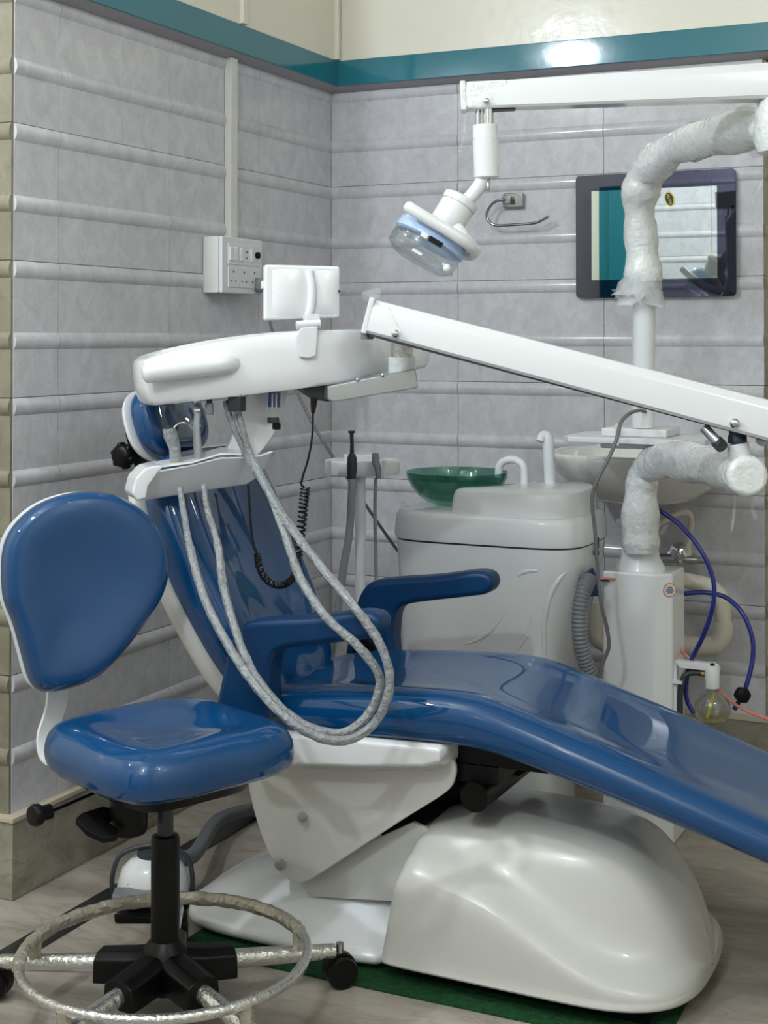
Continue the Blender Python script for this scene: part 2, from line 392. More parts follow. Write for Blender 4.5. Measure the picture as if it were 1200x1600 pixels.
# seat: stations along X: top z, thickness, half width
seat_tab = [(.575, .485, .04, .14), (.585, .497, .075, .19), (.63, .512, .092, .216), (.72, .526, .098, .226), (.90, .539, .100, .228), (1.04, .545, .102, .226),
            (1.10, .538, .100, .225), (1.22, .502, .090, .223), (1.385, .451, .082, .220), (1.60, .382, .074, .215), (1.76, .33, .068, .205), (1.83, .305, .06, .17), (1.86, .29, .03, .10)]
secs = []
def cross_section(x, top, th, hw, dip=.010):
    r = min(.036, th*.48); pts = []
    # counter-clockwise from near bottom: lower corners tight, upper corners rolled
    prof = [(-hw+.03, -th), (-hw+.008, -th+.012), (-hw, -th*.55), (-hw+.006, -r*.55), (-hw+.03, -.004), (-hw+.06, .0), (-hw*.55, -dip*.8), (0, -dip)]
    pts = prof + [(-y, z) for y, z in prof[:-1][::-1]]
    return pts
for x, top, th, hw in seat_tab:
    secs.append([V((x, YC+y, top+z)) for y, z in cross_section(x, top, th, hw)])
sc_ = make('seat_cushion', loft(secs), 'blue', ch, sub=2)
# raised seam line along the near edge of the seat
make('seam', tube(catmull([(x, YC-hw+.010, top-.031) for x, top, th, hw in seat_tab[2:11]], 4), .0022, 6), 'blue', sc_)
# backrest: stations along the reclined axis: centre X, centre z, tangent angle, thickness, half width
bk = [(.592, .462, .055, .12), (.575, .487, .085, .165), (.545, .53, .108, .19), (.50, .61, .116, .21), (.452, .70, .112, .226), (.408, .79, .106, .232), (.372, .88, .094, .225), (.352, .935, .078, .20), (.343, .962, .05, .15)]
def back_secs(grow=0.0, off=0.0, squash=1.0, rows=bk):
    out = []
    for i, (x, z, th, hw) in enumerate(rows):
        a = rows[max(i-1, 0)]; b = rows[min(i+1, len(rows)-1)]
        t = V((b[0]-a[0], 0, b[1]-a[1])).normalized(); n = V((t.z, 0, -t.x))   # n points to the front (+X)
        th2, w2 = th*squash, hw+grow; c = V((x, YC, z)) + n*off
        prof = [(-w2*.80, -th2*.5), (-w2*.97, -th2*.30), (-w2, 0), (-w2*.97, th2*.28), (-w2*.85, th2*.46), (-w2*.62, th2*.50), (-w2*.3, th2*.36), (0, th2*.32)]
        prof = prof + [(-p, q) for p, q in prof[:-1][::-1]]
        out.append([c + V((0, p, 0)) + n*q for p, q in prof])
    return out
make('backrest_cushion', loft(back_secs()), 'blue', ch, sub=2)
bs = make('backrest_shell', loft(back_secs(.004, -.052, .55)), 'warm_white', ch, sub=2)
# headrest
hd = V((.268, YC+.0, 1.022)); hn = V((.94, 0, .34)).normalized(); hu = V((-.34, 0, .94)).normalized()
def headring(s, h, wy=.118, wz=.086):
    return [hd + V((0, 1, 0))*(math.copysign(abs(math.cos(a))**.75, math.cos(a))*wy*s) + hu*(math.copysign(abs(math.sin(a))**.75, math.sin(a))*wz*s) + hn*h for a in [2*PI*k/28 for k in range(28)]]
hr = make('headrest_cushion', loft([headring(.5, -.030), headring(.94, -.028), headring(1, -.008), headring(.98, .018), headring(.88, .036), headring(.55, .034), headring(.2, .03)]), 'blue', ch, sub=1)
make('headrest_shell', loft([headring(.4, -.062), headring(.80, -.058), headring(.97, -.042), headring(1.03, -.030), headring(.9, -.027)]), 'white', hr, sub=1)
kd = 3.18
make('headrest_bracket', prism(catmull(path([(193, 668, kd), (199, 661, kd), (208, 662, kd), (213, 672, kd), (221, 695, kd), (229, 722, kd), (226, 732, kd), (212, 732, kd), (205, 712, kd)]), 2, closed=True), FW*.05), 'black', ch, bevel=.004, ang=50)
make('bracket_pin', cyl(at(199, 671, d=kd-.004), at(199, 671, d=kd+.01), .0075, 16), 'brass', ch, bevel=.002)
kc = at(193, 712, d=3.16)
kn = make('clamp_knob', lathe([(.012, -.022), (.022, -.018), (.025, -.012), (.025, .010), (.020, .016), (.008, .018)], 20, frame(kc, -FW+_r*(-.5))), 'black', ch, ang=60)
for k in range(6):
    F_ = frame(kc, -FW+_r*(-.5)); make('lobe', pill(F_ @ V((math.cos(k*PI/3)*.023, math.sin(k*PI/3)*.023, -.014)), F_ @ V((math.cos(k*PI/3)*.023, math.sin(k*PI/3)*.023, .012)), .0075, 10, 3), 'black', kn)
make('knob_stem', cyl(kc+FW*.0, at(215, 716, d=3.2), .009, 12), 'black', ch)
make('headrest_stem', join(span((.262, YC-.03, .86), (.277, YC+.03, 1.0))), 'steel', ch, bevel=.003)
# armrests
def armrest(pts, y0, wd):
    o = catmull([V((x, 0, z)) for x, z in pts], 3, closed=True)
    return make('armrest', prism([(p.x, y0, p.z) for p in o], (0, wd, 0)), 'blue_soft', ch, bevel=.014, seg=3, ang=50)
near = [(.560, .47), (.572, .55), (.592, .618), (.622, .652), (.68, .664), (.78, .677), (.87, .694), (.905, .690), (.914, .668), (.90, .648), (.86, .638), (.76, .620), (.705, .607), (.682, .585), (.676, .53), (.676, .47), (.62, .462)]
armrest(near, -1.575, .062)
armrest([(x+.035, z+.006) for x, z in near], -1.085, .062)
make('armrest_hinge', cyl((.615, -1.515, .50), (.615, -1.49, .50), .03, 20), 'black', ch, bevel=.003)
make('armrest_hinge', cyl((.65, -1.10, .505), (.65, -1.075, .505), .03, 20), 'black', ch, bevel=.003)
# skirt under the seat
def ring_sec(x, y0, y1, z0, z1, inset):
    return [V((x, y0+inset, z0)), V((x, y0, z0+.02)), V((x, y0, z1-.008)), V((x, y0+.012, z1)), V((x, y1-.012, z1)), V((x, y1, z1-.008)), V((x, y1, z0+.02)), V((x, y1-inset, z0))]
sk = [(.605, .375, .425), (.62, .362, .432), (.70, .357, .438), (.85, .372, .444), (.98, .389, .448), (1.012, .40, .449), (1.02, .412, .446)]
make('seat_skirt', loft([ring_sec(x, -1.525+(.02 if x < .61 or x > 1.015 else 0), -1.075, a, b, .045) for x, a, b in sk]), 'white', ch, bevel=.006, seg=2, ang=60)
# side plates with their bolts
for yy, s in ((-1.475, 1), (-1.135, -1)):
    o = catmull([V((x, 0, z)) for x, z in [(.565, .385), (.575, .30), (.60, .22), (.635, .155), (.665, .132), (.705, .133), (.80, .20), (.92, .288), (1.0, .345), (1.022, .375), (1.02, .41), (.98, .425), (.75, .425), (.60, .42)]], 4, closed=True)
    sp = make('side_plate', prism([(p.x, yy, p.z) for p in o], (0, .012*s, 0)), 'warm_white', ch, bevel=.003, ang=50)
    if s == 1:
        for bx, bz, rr in ((.700, .262, .0095), (.650, .160, .0105)):
            make('bolt', cyl((bx, yy-.010, bz), (bx, yy+.002, bz), rr, 14), 'steel', sp, bevel=.0025)
# lift links and the dark works beneath the seat
for yy in (-1.44, -1.17):
    lk = make('lift_link', prism([(.66, yy, .125), (.70, yy, .09), (.96, yy, .12), (.98, yy, .23), (.95, yy, .262), (.92, yy, .27)], (0, .014, 0)), 'warm_white', ch, bevel=.003)
    if yy < -1.4: make('pin', cyl((.755, yy-.006, .175), (.755, yy+.002, .175), .006, 12), 'black', lk)
make('lift_cylinder', cyl((.80, -1.30, .20), (1.12, -1.30, .40), .032, 20), 'black', ch)
make('seat_frame', join(span((.62, -1.45, .40), (1.20, -1.40, .435)), span((.62, -1.20, .40), (1.20, -1.15, .435)), span((1.0, -1.45, .365), (1.10, -1.15, .40))), 'black', ch, bevel=.004)
make('cross_bar', cyl((1.06, -1.47, .345), (1.06, -1.13, .345), .028, 18), 'black', ch)
# base tail plate (floor cover, head end)
tail = []
for x, hw, z in [(.395, .07, .014), (.402, .125, .034), (.425, .175, .056), (.475, .208, .080), (.55, .221, .100), (.68, .224, .116), (.80, .225, .122), (.955, .225, .12)]:
    e = min(.045, z)
    tail.append([V((x, YC+y, zz)) for y, zz in [(-hw, 0), (-hw, e*.55), (-hw+.012, e*.9), (-hw*.78, e+.008), (-hw*.5, z), (0, z+.006), (hw*.5, z), (hw*.78, e+.008), (hw-.012, e*.9), (hw, e*.55), (hw, 0)]])
make('base_tail', loft(tail), 'white', ch, sub=1)
# base hood: stations along X: half width, shoulder z, top z, top half width
hood = []
for x, hw, s, t, dw in [(.893, .216, .175, .235, .155), (.897, .232, .200, .262, .162), (.915, .238, .212, .277, .166), (.96, .240, .210, .285, .167), (1.04, .242, .197, .291, .168), (1.11, .244, .178, .293, .168), (1.17, .2455, .150, .293, .167), (1.24, .247, .114, .291, .165),
                        (1.30, .247, .088, .284, .160), (1.345, .242, .074, .266, .152), (1.385, .229, .068, .232, .138), (1.417, .208, .064, .192, .118), (1.440, .181, .060, .148, .094), (1.455, .148, .055, .108, .068), (1.464, .108, .050, .075, .045), (1.468, .055, .042, .05, .02)]:
    k = min(1, max(0, (x-.93)/.2)); b1 = s+.012+(t-s)*.12; b2 = s+(t-s)*.45
    half = [(-hw-.006, .022), (-hw-.006, .040), (-hw, .047), (-hw, s*.78), (-hw+.006, s*.95), (-hw+.030, s+.008), (-dw-.018-.012*(1-k), b1), (-dw, b2), (-dw+.022, t-(t-s)*.20), (-dw+.06, t-.006), (0, t)]
    fd = max(0, 1-(x-.893)/.4)**1.5
    hood.append([V((x+max(0, z-.05)*.19*fd, YC+y, z)) for y, z in half + [(-y, z) for y, z in half[:-1][::-1]]])
make('base_hood', loft(hood), 'warm_white', ch, sub=2)
make('base_frame', span((.93, -1.50, .004), (1.40, -1.10, .03)), 'black', ch)

# ================================================================== green mat
gm = make('floor_mat', span((.47, -1.576, 0), (1.44, -1.10, .004)), 'green_mat', label='green looped floor mat lying under the dental chair base', cat='mat')

# ================================================================== operator stool
SC = at(258, 1500, d=2.56); sx, sy = SC.x, SC.y
st = thing('operator_stool', 'wheeled stool with blue seat, blue backrest and film-wrapped chrome foot ring', 'stool', (sx, sy, 0))
O = V((sx, sy, 0)); sf = V((.918, -.394, 0)).normalized(); sl = UP.cross(sf)          # facing, its left
FL = _r; FD = FW                                                                  # floor axes
# seat outline in (facing, left)
sh_ = [(.192, 0), (.192, .09), (.170, .160), (.095, .186), (0, .186), (-.09, .183), (-.158, .152), (-.182, .08), (-.184, 0)]
so = sh_ + [(x, -y) for x, y in sh_[1:-1][::-1]]
SO = O + UP*.445
out = catmull([SO + sf*a + sl*b for a, b in so], 4, closed=True)
make('seat', cushion(out, SO, UP, [(.70, -.008), (.90, -.006), (.98, .006), (1.0, .028), (.985, .050), (.93, .070), (.80, .080), (.6, .077), (.35, .068), (.12, .064)]), 'blue', st, sub=1)
make('seat_pan', cushion(out, SO, UP, [(.3, -.040), (.62, -.036), (.70, -.012), (.66, -.006)]), 'black', st)
# backrest in its own plane
bn = (sf*.86 + sl*(-.18) + UP*.08).normalized(); BP = at(135, 915, d=2.74)
bpx = [(4, 900), (8, 850), (30, 812), (70, 782), (125, 767), (180, 772), (228, 800), (257, 845), (264, 890), (252, 935), (222, 980), (190, 1022), (150, 1060), (105, 1078), (68, 1083), (48, 1066), (36, 1025), (22, 975), (8, 940)]
bo_ = catmull([at(x, y, plane=(BP, bn)) for x, y in bpx], 3, closed=True)
bc = sum(bo_, V((0, 0, 0)))/len(bo_)
make('backrest', cushion(bo_, bc, bn, [(.9, -.042), (.985, -.03), (1.0, -.008), (.985, .012), (.93, .026), (.80, .030), (.5, .020), (.2, .014)]), 'blue', st, sub=1)
make('backrest_shell', cushion(bo_, bc, bn, [(.6, -.064), (.88, -.060), (.985, -.050), (1.005, -.040), (.95, -.036)]), 'white', st, sub=1)
# back stem: flat bent bar
b0 = at(92, 1040, plane=(BP - bn*.075, bn)); b1 = at(88, 1100, plane=(BP - bn*.075, bn)); b2 = at(74, 1150, plane=(BP-bn*.08, bn)); b3 = b2 + UP*(-.04) + sf*.03; b4 = V((0, 0, .412)) + V((sx, sy, 0)) - sf*.10
stem = catmull([b0, b1, b2, b3, V(((b3.x+b4.x)/2, (b3.y+b4.y)/2, .408)), b4], 5)
secs = []
for i, p in enumerate(stem):
    a = stem[max(i-1, 0)]; b = stem[min(i+1, len(stem)-1)]; t = (b-a).normalized(); n = t.cross(sl).normalized()
    secs.append([p+sl*.022+n*.004, p-sl*.022+n*.004, p-sl*.022-n*.004, p+sl*.022-n*.004])
make('back_stem', loft(secs), 'white_paint', st, bevel=.0015)
# mechanism
mx_ = O - sf*.06 + sl*.02
make('mechanism', join(span((sx-.09, sy-.05, .395), (sx+.07, sy+.05, .425))), 'black', st, bevel=.006)
mh = at(201, 1270, d=2.53)
make('tension_housing', lathe([(.030, -.034), (.0335, -.026), (.0335, .024), (.031, .04)], 24, Matrix.Translation(mh)), 'black', st, ang=30)
rk = at(62, 1273, d=2.44)
lv = make('height_lever', tube([at(150, 1238, d=2.56), at(82, 1267, d=2.45)], .003, 8), 'black', st)
make('lever_knob', lathe([(.010, -.012), (.013, -.010), (.013, .008), (.018, .012), (.019, .020), (.016, .026), (.004, .027)], 20, frame(at(70, 1270, d=2.45), at(56, 1274, d=2.43)-at(82, 1267, d=2.455))), 'black', lv)
p0, p1, p2 = at(185, 1272, d=2.53), at(140, 1278, d=2.49), at(165, 1308, d=2.46)
make('tilt_lever', prism(path([(118, 1288, 2.50), (128, 1279, 2.51), (160, 1269, 2.53), (180, 1272, 2.53), (182, 1283, 2.53), (163, 1288, 2.51), (186, 1306, 2.48), (182, 1315, 2.48), (160, 1318, 2.48), (135, 1306, 2.49)]), (0, 0, .010)), 'black', st, bevel=.003)
# gas column
make('gas_spring', cyl(O+UP*.30, O+UP*.41, .0145, 20), 'dark_grey', st)
make('column_sleeve', lathe([(.024, .045), (.0255, .06), (.0255, .315), (.023, .322), (.015, .324)], 24, Matrix.Translation(O)), 'black', st, ang=30)
make('hub', lathe([(.024, .052), (.045, .060), (.052, .075), (.050, .10), (.036, .128), (.026, .14)], 24, Matrix.Translation(O)), 'black', st)
# five legs: azimuth measured on the floor towards the right hand and away from the viewer
cast_dir = (at(531, 1540, Z=0) - O); a0 = math.atan2(cast_dir.dot(FD), cast_dir.dot(FL)); LR = V((cast_dir.x, cast_dir.y)).length
for k in range(5):
    a = a0 + k*2*PI/5; dv = FL*math.cos(a) + FD*math.sin(a); pv = UP.cross(dv)
    E0, E1 = O + dv*.035 + UP*.092, O + dv*(LR-.012) + UP*.066
    lg = make('leg', tube([E0, E0.lerp(E1, .5), E1], [.0175, .016, .014], 14, jit=.03), 'film_chrome', st)
    s0 = []
    for t_, wd, hh in ((.01, .030, .062), (.06, .036, .052), (.125, .034, .050)):
        c = O + dv*t_ + UP*(.098 - t_*.10); s0.append([c+pv*wd+UP*(-hh*.5), c+pv*wd*.9+UP*hh*.3, c+pv*wd*.4+UP*hh*.5, c-pv*wd*.4+UP*hh*.5, c-pv*wd*.9+UP*hh*.3, c-pv*wd+UP*(-hh*.5)])
    make('leg_socket', loft(s0), 'black', lg, bevel=.004)
    E2 = O + dv*LR; cw = make('caster', join(cyl(E2+UP*.04-pv*.022, E2+UP*.04-pv*.006, .029, 22), cyl(E2+UP*.04+pv*.006, E2+UP*.04+pv*.022, .029, 22)), 'black', st, bevel=.004)
    cw.location = (0, 0, -.011)
    make('caster_hood', lathe([(.0305, -.010), (.0305, .010)], 20, frame(E2+UP*.044, pv)), 'black', cw, bevel=.003)
    make('caster_stem', cyl(E2+UP*.058, E2+UP*.09, .008, 12), 'chrome', cw)
# foot ring
RC = O + UP*(at(257, 1500, d=2.56).z + .012)
rp = [RC + FL*math.cos(a)*.252 + FD*math.sin(a)*.252 for a in [2*PI*k/72 for k in range(72)]]
rg = make('foot_ring', tube(rp, .0095, 12, closed=True, jit=.04), 'film_chrome', st)
make('film_sleeve', tube([RC + FL*math.cos(a)*.252 + FD*math.sin(a)*.252 for a in [PI*.12+PI*.95*k/60 for k in range(61)]], .0125, 10, jit=.10), 'film_tan', rg)
for k in range(5):
    a = a0 + k*2*PI/5; dv = FL*math.cos(a) + FD*math.sin(a)
    make('ring_clamp', tube([O+dv*.252+UP*.072, RC+dv*.252], .012, 10, jit=.12), 'film_tan', rg)

# ================================================================== unit column, pole and swing arms
CX, CY = 1.138, -.55
un = thing('unit_column', 'white dental unit column with film-wrapped swing arms and a boxed foot', 'dental unit', (CX, CY, 0))
bxp = [(CX-.082, CY-.075), (CX+.046, CY-.075), (CX+.082, CY-.045), (CX+.082, CY+.075), (CX-.082, CY+.075)]
cbx = make('column_box', prism([(x, y, 0) for x, y in bxp], (0, 0, .645)), 'white', un, bevel=.006, seg=3)
make('collar', lathe([(.062, .640), (.060, .648), (.046, .675), (.043, .70), (.043, .735), (.030, .74)], 28, Matrix.Translation((CX-.008, CY, 0))), 'white_paint', un)
make('vent_hole', cyl(at(1000, 864, Y=CY-.0425), at(1000, 864, Y=CY-.04), .003, 10), 'print_black', un)
lower = path([(1002, 862, 3.47), (1001, 830, 3.47), (1001, 790, 3.47), (1003, 755, 3.47), (1015, 728, 3.44), (1045, 719, 3.34), (1085, 723, 3.16), (1125, 732, 2.98), (1162, 742, 2.80)])
lp = catmull(lower, 5)
make('lower_arm', tube(lp, lambda t: .041+.004*math.sin(t*11)+.002*math.sin(t*37), 22, jit=.035), 'film', un)
LE = lower[-1]; ld = (lower[-1]-lower[-2]).normalized()
make('arm_end', cyl(LE-ld*.06, LE+ld*.034, .0405, 32), 'film', un, bevel=.012, seg=4)
make('pivot_socket', cyl(LE+UP*.0, LE+UP*.062+_r*(-.012), .0215, 24), 'white', un, bevel=.003)
upper = path([(1005, 668, 3.47), (1005, 600, 3.47), (1006, 520, 3.47), (1007, 430, 3.47)])
make('pole', tube(upper, .0268, 24), 'white_paint', un)
wrap = path([(1006, 440, 3.47), (1004, 400, 3.47), (1000, 350, 3.47), (1000, 305, 3.46), (1014, 268, 3.43), (1045, 238, 3.34), (1090, 220, 3.22), (1140, 207, 3.10), (1185, 199, 2.99), (1222, 196, 2.93)])
make('upper_arm', tube(catmull(wrap, 6), lambda t: .0400+.0035*math.sin(t*17+1)+.003*math.sin(t*41)+.004*t, 22, jit=.05), 'film', un)
HB = at(1222, 196, d=2.93)
make('upper_hub', lathe([(.05, -.055), (.058, -.03), (.055, .03), (.046, .055), (.03, .075)], 24, Matrix.Translation(HB)), 'film', un)
make('hub_post', cyl(HB+UP*.06, HB+UP*.115, .016, 18), 'chrome', un)
# pole shelf
zs = .962
sh = make('shelf_plate', prism([(CX-.175, CY-.09, zs-.008), (CX-.155, CY-.115, zs-.008), (CX+.15, CY-.115, zs-.008), (CX+.17, CY-.09, zs-.008), (CX+.17, CY+.09, zs-.008), (CX+.15, CY+.11, zs-.008), (CX-.155, CY+.11, zs-.008), (CX-.175, CY+.09, zs-.008)], (0, 0, .014)), 'white_satin', un, bevel=.003)
make('shelf_pad', span((CX-.085, CY-.07, zs+.006), (CX+.075, CY+.07, zs+.026)), 'white_satin', un, bevel=.004)
make('shelf_bracket', span((CX-.085, CY-.08, zs-.022), (CX+.06, CY+.06, zs-.008)), 'white_paint', un, bevel=.004)
make('cable_clip', join(box(at(966, 672, Y=CY-.115), (.014, .010, .03)), box(at(964, 690, Y=CY-.115), (.012, .008, .02))), 'ivory', un, bevel=.002)
# round sticker on the chamfer of the box
sn = V((.64, -.77, 0)).normalized(); sp_ = V((CX+.064, CY-.060, .60)); SF = frame(at(1046, 922, plane=(sp_, sn)) + sn*.0012, sn, UP.cross(sn))
sk_ = make('sticker', lathe([(.0165, 0), (.0165, .0006)], 32, SF), 'orange', un)
make('sticker_face', lathe([(.0145, 0), (.0145, .001)], 32, SF), 'paper', sk_)
for i, wd in enumerate((.012, .018, .02, .014)):
    make('print_line', box(V(SF.translation)+sn*.0012+UP*(.0065-.0042*i), (wd, .0005, .0022), Matrix.Rotation(math.atan2(SF.col[0].y, SF.col[0].x), 3, 'Z').to_4x4()), 'print_blue' if i else 'print_black', sk_)
# ragged film ends
def ragged(name, c, ax, r, ln, parent, n=15, m='loose_film', gr=.012):
    F = frame(c, ax); secs = []
    for k in range(5):
        t = k/4; secs.append([F @ V((math.cos(2*PI*j/n)*(r+gr*t*random.uniform(.2, 1.3)), math.sin(2*PI*j/n)*(r+gr*t*random.uniform(.2, 1.3)), ln*t*random.uniform(.75, 1.25))) for j in range(n)])
    return make(name, loft(secs, caps=False), m, parent, ang=180)
ragged('film_fringe', at(1006, 425, d=3.47), (-.12, 0, -1), .038, .07, un, 23, 'fringe', .028)
ragged('film_fringe', at(1004, 432, d=3.47), (-.25, 0, -1), .040, .055, un, 19, 'fringe', .03)
ragged('film_fringe', at(1001, 838, d=3.47), (0, 0, -1), .040, .03, un)
ragged('film_fringe', at(1196, 197, d=2.97), at(1180, 200, d=3.0)-at(1196, 197, d=2.97), .05, .03, un)
def ribbon(name, pts, wd, parent, m='loose_film', n=5):
    P = catmull(pts, n); secs = []
    for p in P:
        s = _r*math.cos(random.uniform(-.6, .6)) + FW*random.uniform(-.7, .7)
        secs.append([p+s*wd*random.uniform(.4, 1), p-s*wd*random.uniform(.4, 1)])
    return make(name, loft(secs, caps=False, loop=False), m, parent, ang=180)
ribbon('film_shred', path([(1195, 235, 2.95), (1193, 262, 2.95), (1190, 285, 2.95), (1182, 302, 2.95), (1178, 318, 2.95)]), .003, un)
ribbon('film_shred', path([(1180, 770, 2.82), (1176, 790, 2.82), (1180, 812, 2.82)]), .006, un)
ribbon('film_shred', path([(1150, 765, 2.79), (1147, 800, 2.79), (1143, 830, 2.79)]), .004, un)
ribbon('film_shred', path([(978, 800, 3.45), (968, 815, 3.45), (972, 830, 3.45), (962, 826, 3.45)]), .012, un)
ribbon('film_shred', path([(1030, 820, 3.44), (1040, 822, 3.44), (1034, 835, 3.44)]), .010, un)

# ================================================================== instrument tray on its spring arm
T0 = at(430, 575, d=2.93); ta = (at(600, 560, d=2.99)-at(235, 560, d=2.87)); ta.z = 0; ta.normalize()
tn = ta.cross(UP).normalized(); tilt = math.radians(6.3)
a3 = ta*math.cos(tilt)+UP*math.sin(tilt); u3 = tn.cross(a3)
def tl(x, y, b=0.0): return at(x, y, plane=(T0-tn*b, tn))
def tp(a, b, h): return T0 + a3*a - tn*b + u3*h
dl = thing('instrument_tray', 'white instrument tray unit with side handle on a long white spring arm', 'instrument tray', (T0.x, T0.y, T0.z-.06))
plan = catmull([V(p+(0,)) for p in [(-.245, -.012), (-.15, -.022), (0, -.03), (.10, -.024), (.18, .012), (.235, .08), (.32, .14), (.38, .19), (.38, .24), (.25, .285), (0, .29), (-.2, .27), (-.262, .22), (-.275, .10), (-.268, .02)]], 4, closed=True)
def tring(s, h, crown=0): return [tp(p.x*s+.02*(1-s), .12+(p.y-.12)*s, h + crown*(1-min(1, abs(p.x)/.27)**2)) for p in plan]
make('tray_body', loft([tring(.86, -.046), tring(.955, -.046), tring(.985, -.038), tring(1.0, -.01, .004), tring(1.0, .022, .012), tring(.985, .042, .018), tring(.95, .049, .02), tring(.90, .046, .018), tring(.5, .03, .01)]), 'white', dl, ang=60)
make('tray_rubber_mat', loft([tring(.84, .034, .012), tring(.84, .040, .014), tring(.4, .036, .010)]), 'grey', dl)
hp = catmull([tl(372, 570, .02), tl(358, 568, -.022), tl(338, 570, -.034), tl(290, 575, -.037), tl(243, 581, -.037), tl(222, 584, -.037)], 5)
make('handle', tube(hp, [.0205]*(len(hp)-2)+[.018, .009], 20), 'white', dl)
# lower lip under the handle end
make('lower_lip', prism([tl(x, y, -.012) for x, y in ((240, 600), (300, 592), (372, 584), (372, 613), (275, 632), (262, 629), (250, 615))], -tn*.05), 'white', dl, bevel=.006)
# display panel seen from behind
pf = .02
pb = prism([tl(x, y, pf) for x, y in ((414, 413), (532, 416), (530, 497), (413, 501))], -tn*.028)
pn = make('display_panel', pb, 'white', dl, bevel=.006, seg=3)
def bulge(x0, x1, y0, y1, dep, n=10):
    secs = []
    for i in range(n+1):
        t = i/n; x = x0+(x1-x0)*t; secs.append([tl(x, y0+(y1-y0)*k/6, pf+.001-dep*math.sin(PI*t)**.7*math.sin(PI*k/6)**.35) for k in range(7)])
    return loft(secs, caps=False, loop=False)
make('panel_bulge', bulge(424, 478, 418, 497, .010), 'white', pn)
make('panel_bulge', bulge(488, 530, 420, 494, .008), 'white', pn)
make('panel_ridge', tube(catmull([tl(483, 424, pf), tl(487, 450, pf-.004), tl(486, 475, pf-.004), tl(481, 500, pf)], 5), .0095, 12), 'white', pn)
make('screw', cyl(tl(430, 457, pf+.002), tl(430, 457, pf-.003), .0028, 12), 'dark_grey', pn)
make('screw', cyl(tl(530, 455, pf+.002), tl(530, 455, pf-.003), .0028, 12), 'dark_grey', pn)
make('side_switch', box(tl(413, 445, pf+.014), (.010, .012, .016)), 'ivory', pn, bevel=.002)
cl = make('panel_clip', prism([tl(x, y, -.040) for x, y in ((470, 512), (497, 510), (494, 556), (482, 560), (469, 558), (463, 525))], -tn*.022), 'white_satin', dl, bevel=.003)
make('hinge', cyl(tl(463, 508, -.030), tl(500, 505, -.030), .0085, 16), 'white_satin', cl)
make('clip_neck', prism([tl(x, y, .0) for x, y in ((474, 492), (494, 491), (497, 512), (472, 514))], -tn*-.034), 'white_satin', cl, bevel=.002)
# steel bracket underneath
br = make('steel_bracket', prism([tl(x, y, -.035) for x, y in ((512, 604), (650, 576), (654, 606), (522, 628), (512, 624))], -tn*.09), 'steel', dl, bevel=.003)
make('bracket_plate', prism([tl(x, y, -.0) for x, y in ((465, 602), (515, 594), (515, 628), (500, 626))], -tn*.10), 'dark_grey', dl, bevel=.002)
for x, y in ((559, 593), (598, 586)): make('screw', sphere(tl(x, y, -.036), .0048, 12), 'chrome', br)
JH = tl(628, 585, .01)
make('arm_socket', cyl(JH, JH+UP*.036, .029, 28), 'film', dl)
make('arm_spigot', cyl(JH+UP*.034, JH+UP*.085, .0235, 24), 'film_chrome', dl)
# spring arm
def beam_geo(P0, P1, h0, w0, h1, w1, n=12):
    d = (P1-P0).normalized(); s = d.cross(UP).normalized(); u = s.cross(d)
    secs = []
    for i in range(n+1):
        t = i/n; c = P0.lerp(P1, t); h = h0+(h1-h0)*t; wd = w0+(w1-w0)*t
        secs.append([c+s*x*wd+u*z*h for x, z in [(-.5, -.42), (-.42, -.5), (.42, -.5), (.5, -.42), (.5, .22), (.46, .32), (.30, .48), (.22, .5), (-.22, .5), (-.30, .48), (-.46, .32), (-.5, .22)]])
    return loft(secs), d, s, u
B0, B1 = at(577, 493, d=2.90), at(1208, 658, d=2.78)
g, bd, bs_, bu = beam_geo(B0, B1, .068, .062, .076, .07)
bm_ = make('spring_arm', g, 'white', dl, ang=25)
if bs_.dot(FW) > 0: bs_ = -bs_
make('arm_channel', tf(box((0, 0, 0), ((B1-B0).length*.97, .050, .006)), frame(B0.lerp(B1, .5)-bu*.0365, bu, bd)), 'dark_grey', bm_)
make('end_cap', tf(box((0, 0, 0), (.012, .064, .074)), frame(B0+bd*.002, bu, bd)), 'white_satin', bm_, bevel=.003)
make('end_stop', box(B0-bu*.04+bd*.006, (.016, .03, .016)), 'grey', bm_, bevel=.002)
make('pivot_screw', sphere(at(618, 521, d=2.855), .0085, 16), 'chrome', bm_)
make('pivot_screw', sphere(at(1148, 661, d=2.755), .0105, 16), 'chrome', bm_)
ragged('film_tuft', B0+bu*.026+bd*.004, -bd*.4+UP, .012, .030, bm_, 9)
for pts in ([(585, 470, 2.86), (610, 495, 2.86), (640, 535, 2.86)], [(600, 466, 2.86), (618, 500, 2.86), (624, 520, 2.86)], [(585, 525, 2.86), (600, 545, 2.87), (606, 570, 2.88), (606, 585, 2.88)]):
    ribbon('film_crease', [p - FW*.015 for p in path(pts)], .0018, bm_)
RP = LE+UP*.062-_r*.012
make('pivot_post', lathe([(.0185, 0), (.0185, .012), (.0165, .016), (.0165, .05), (.020, .055), (.020, .068)], 24, Matrix.Translation(RP)), mat('graphite_metal', (58, 70, 82), .35, metal=.6), dl)
make('gas_strut', cyl(at(1100, 668, d=2.80), at(1126, 696, d=2.78), .010, 14), 'steel', dl)
make('strut_end', cyl(at(1120, 690, d=2.79), at(1128, 698, d=2.775), .0125, 14), 'dark_grey', dl)
make('arm_roller', cyl(at(1190, 688, d=2.76), at(1196, 682, d=2.78), .012, 14), 'grey', dl)
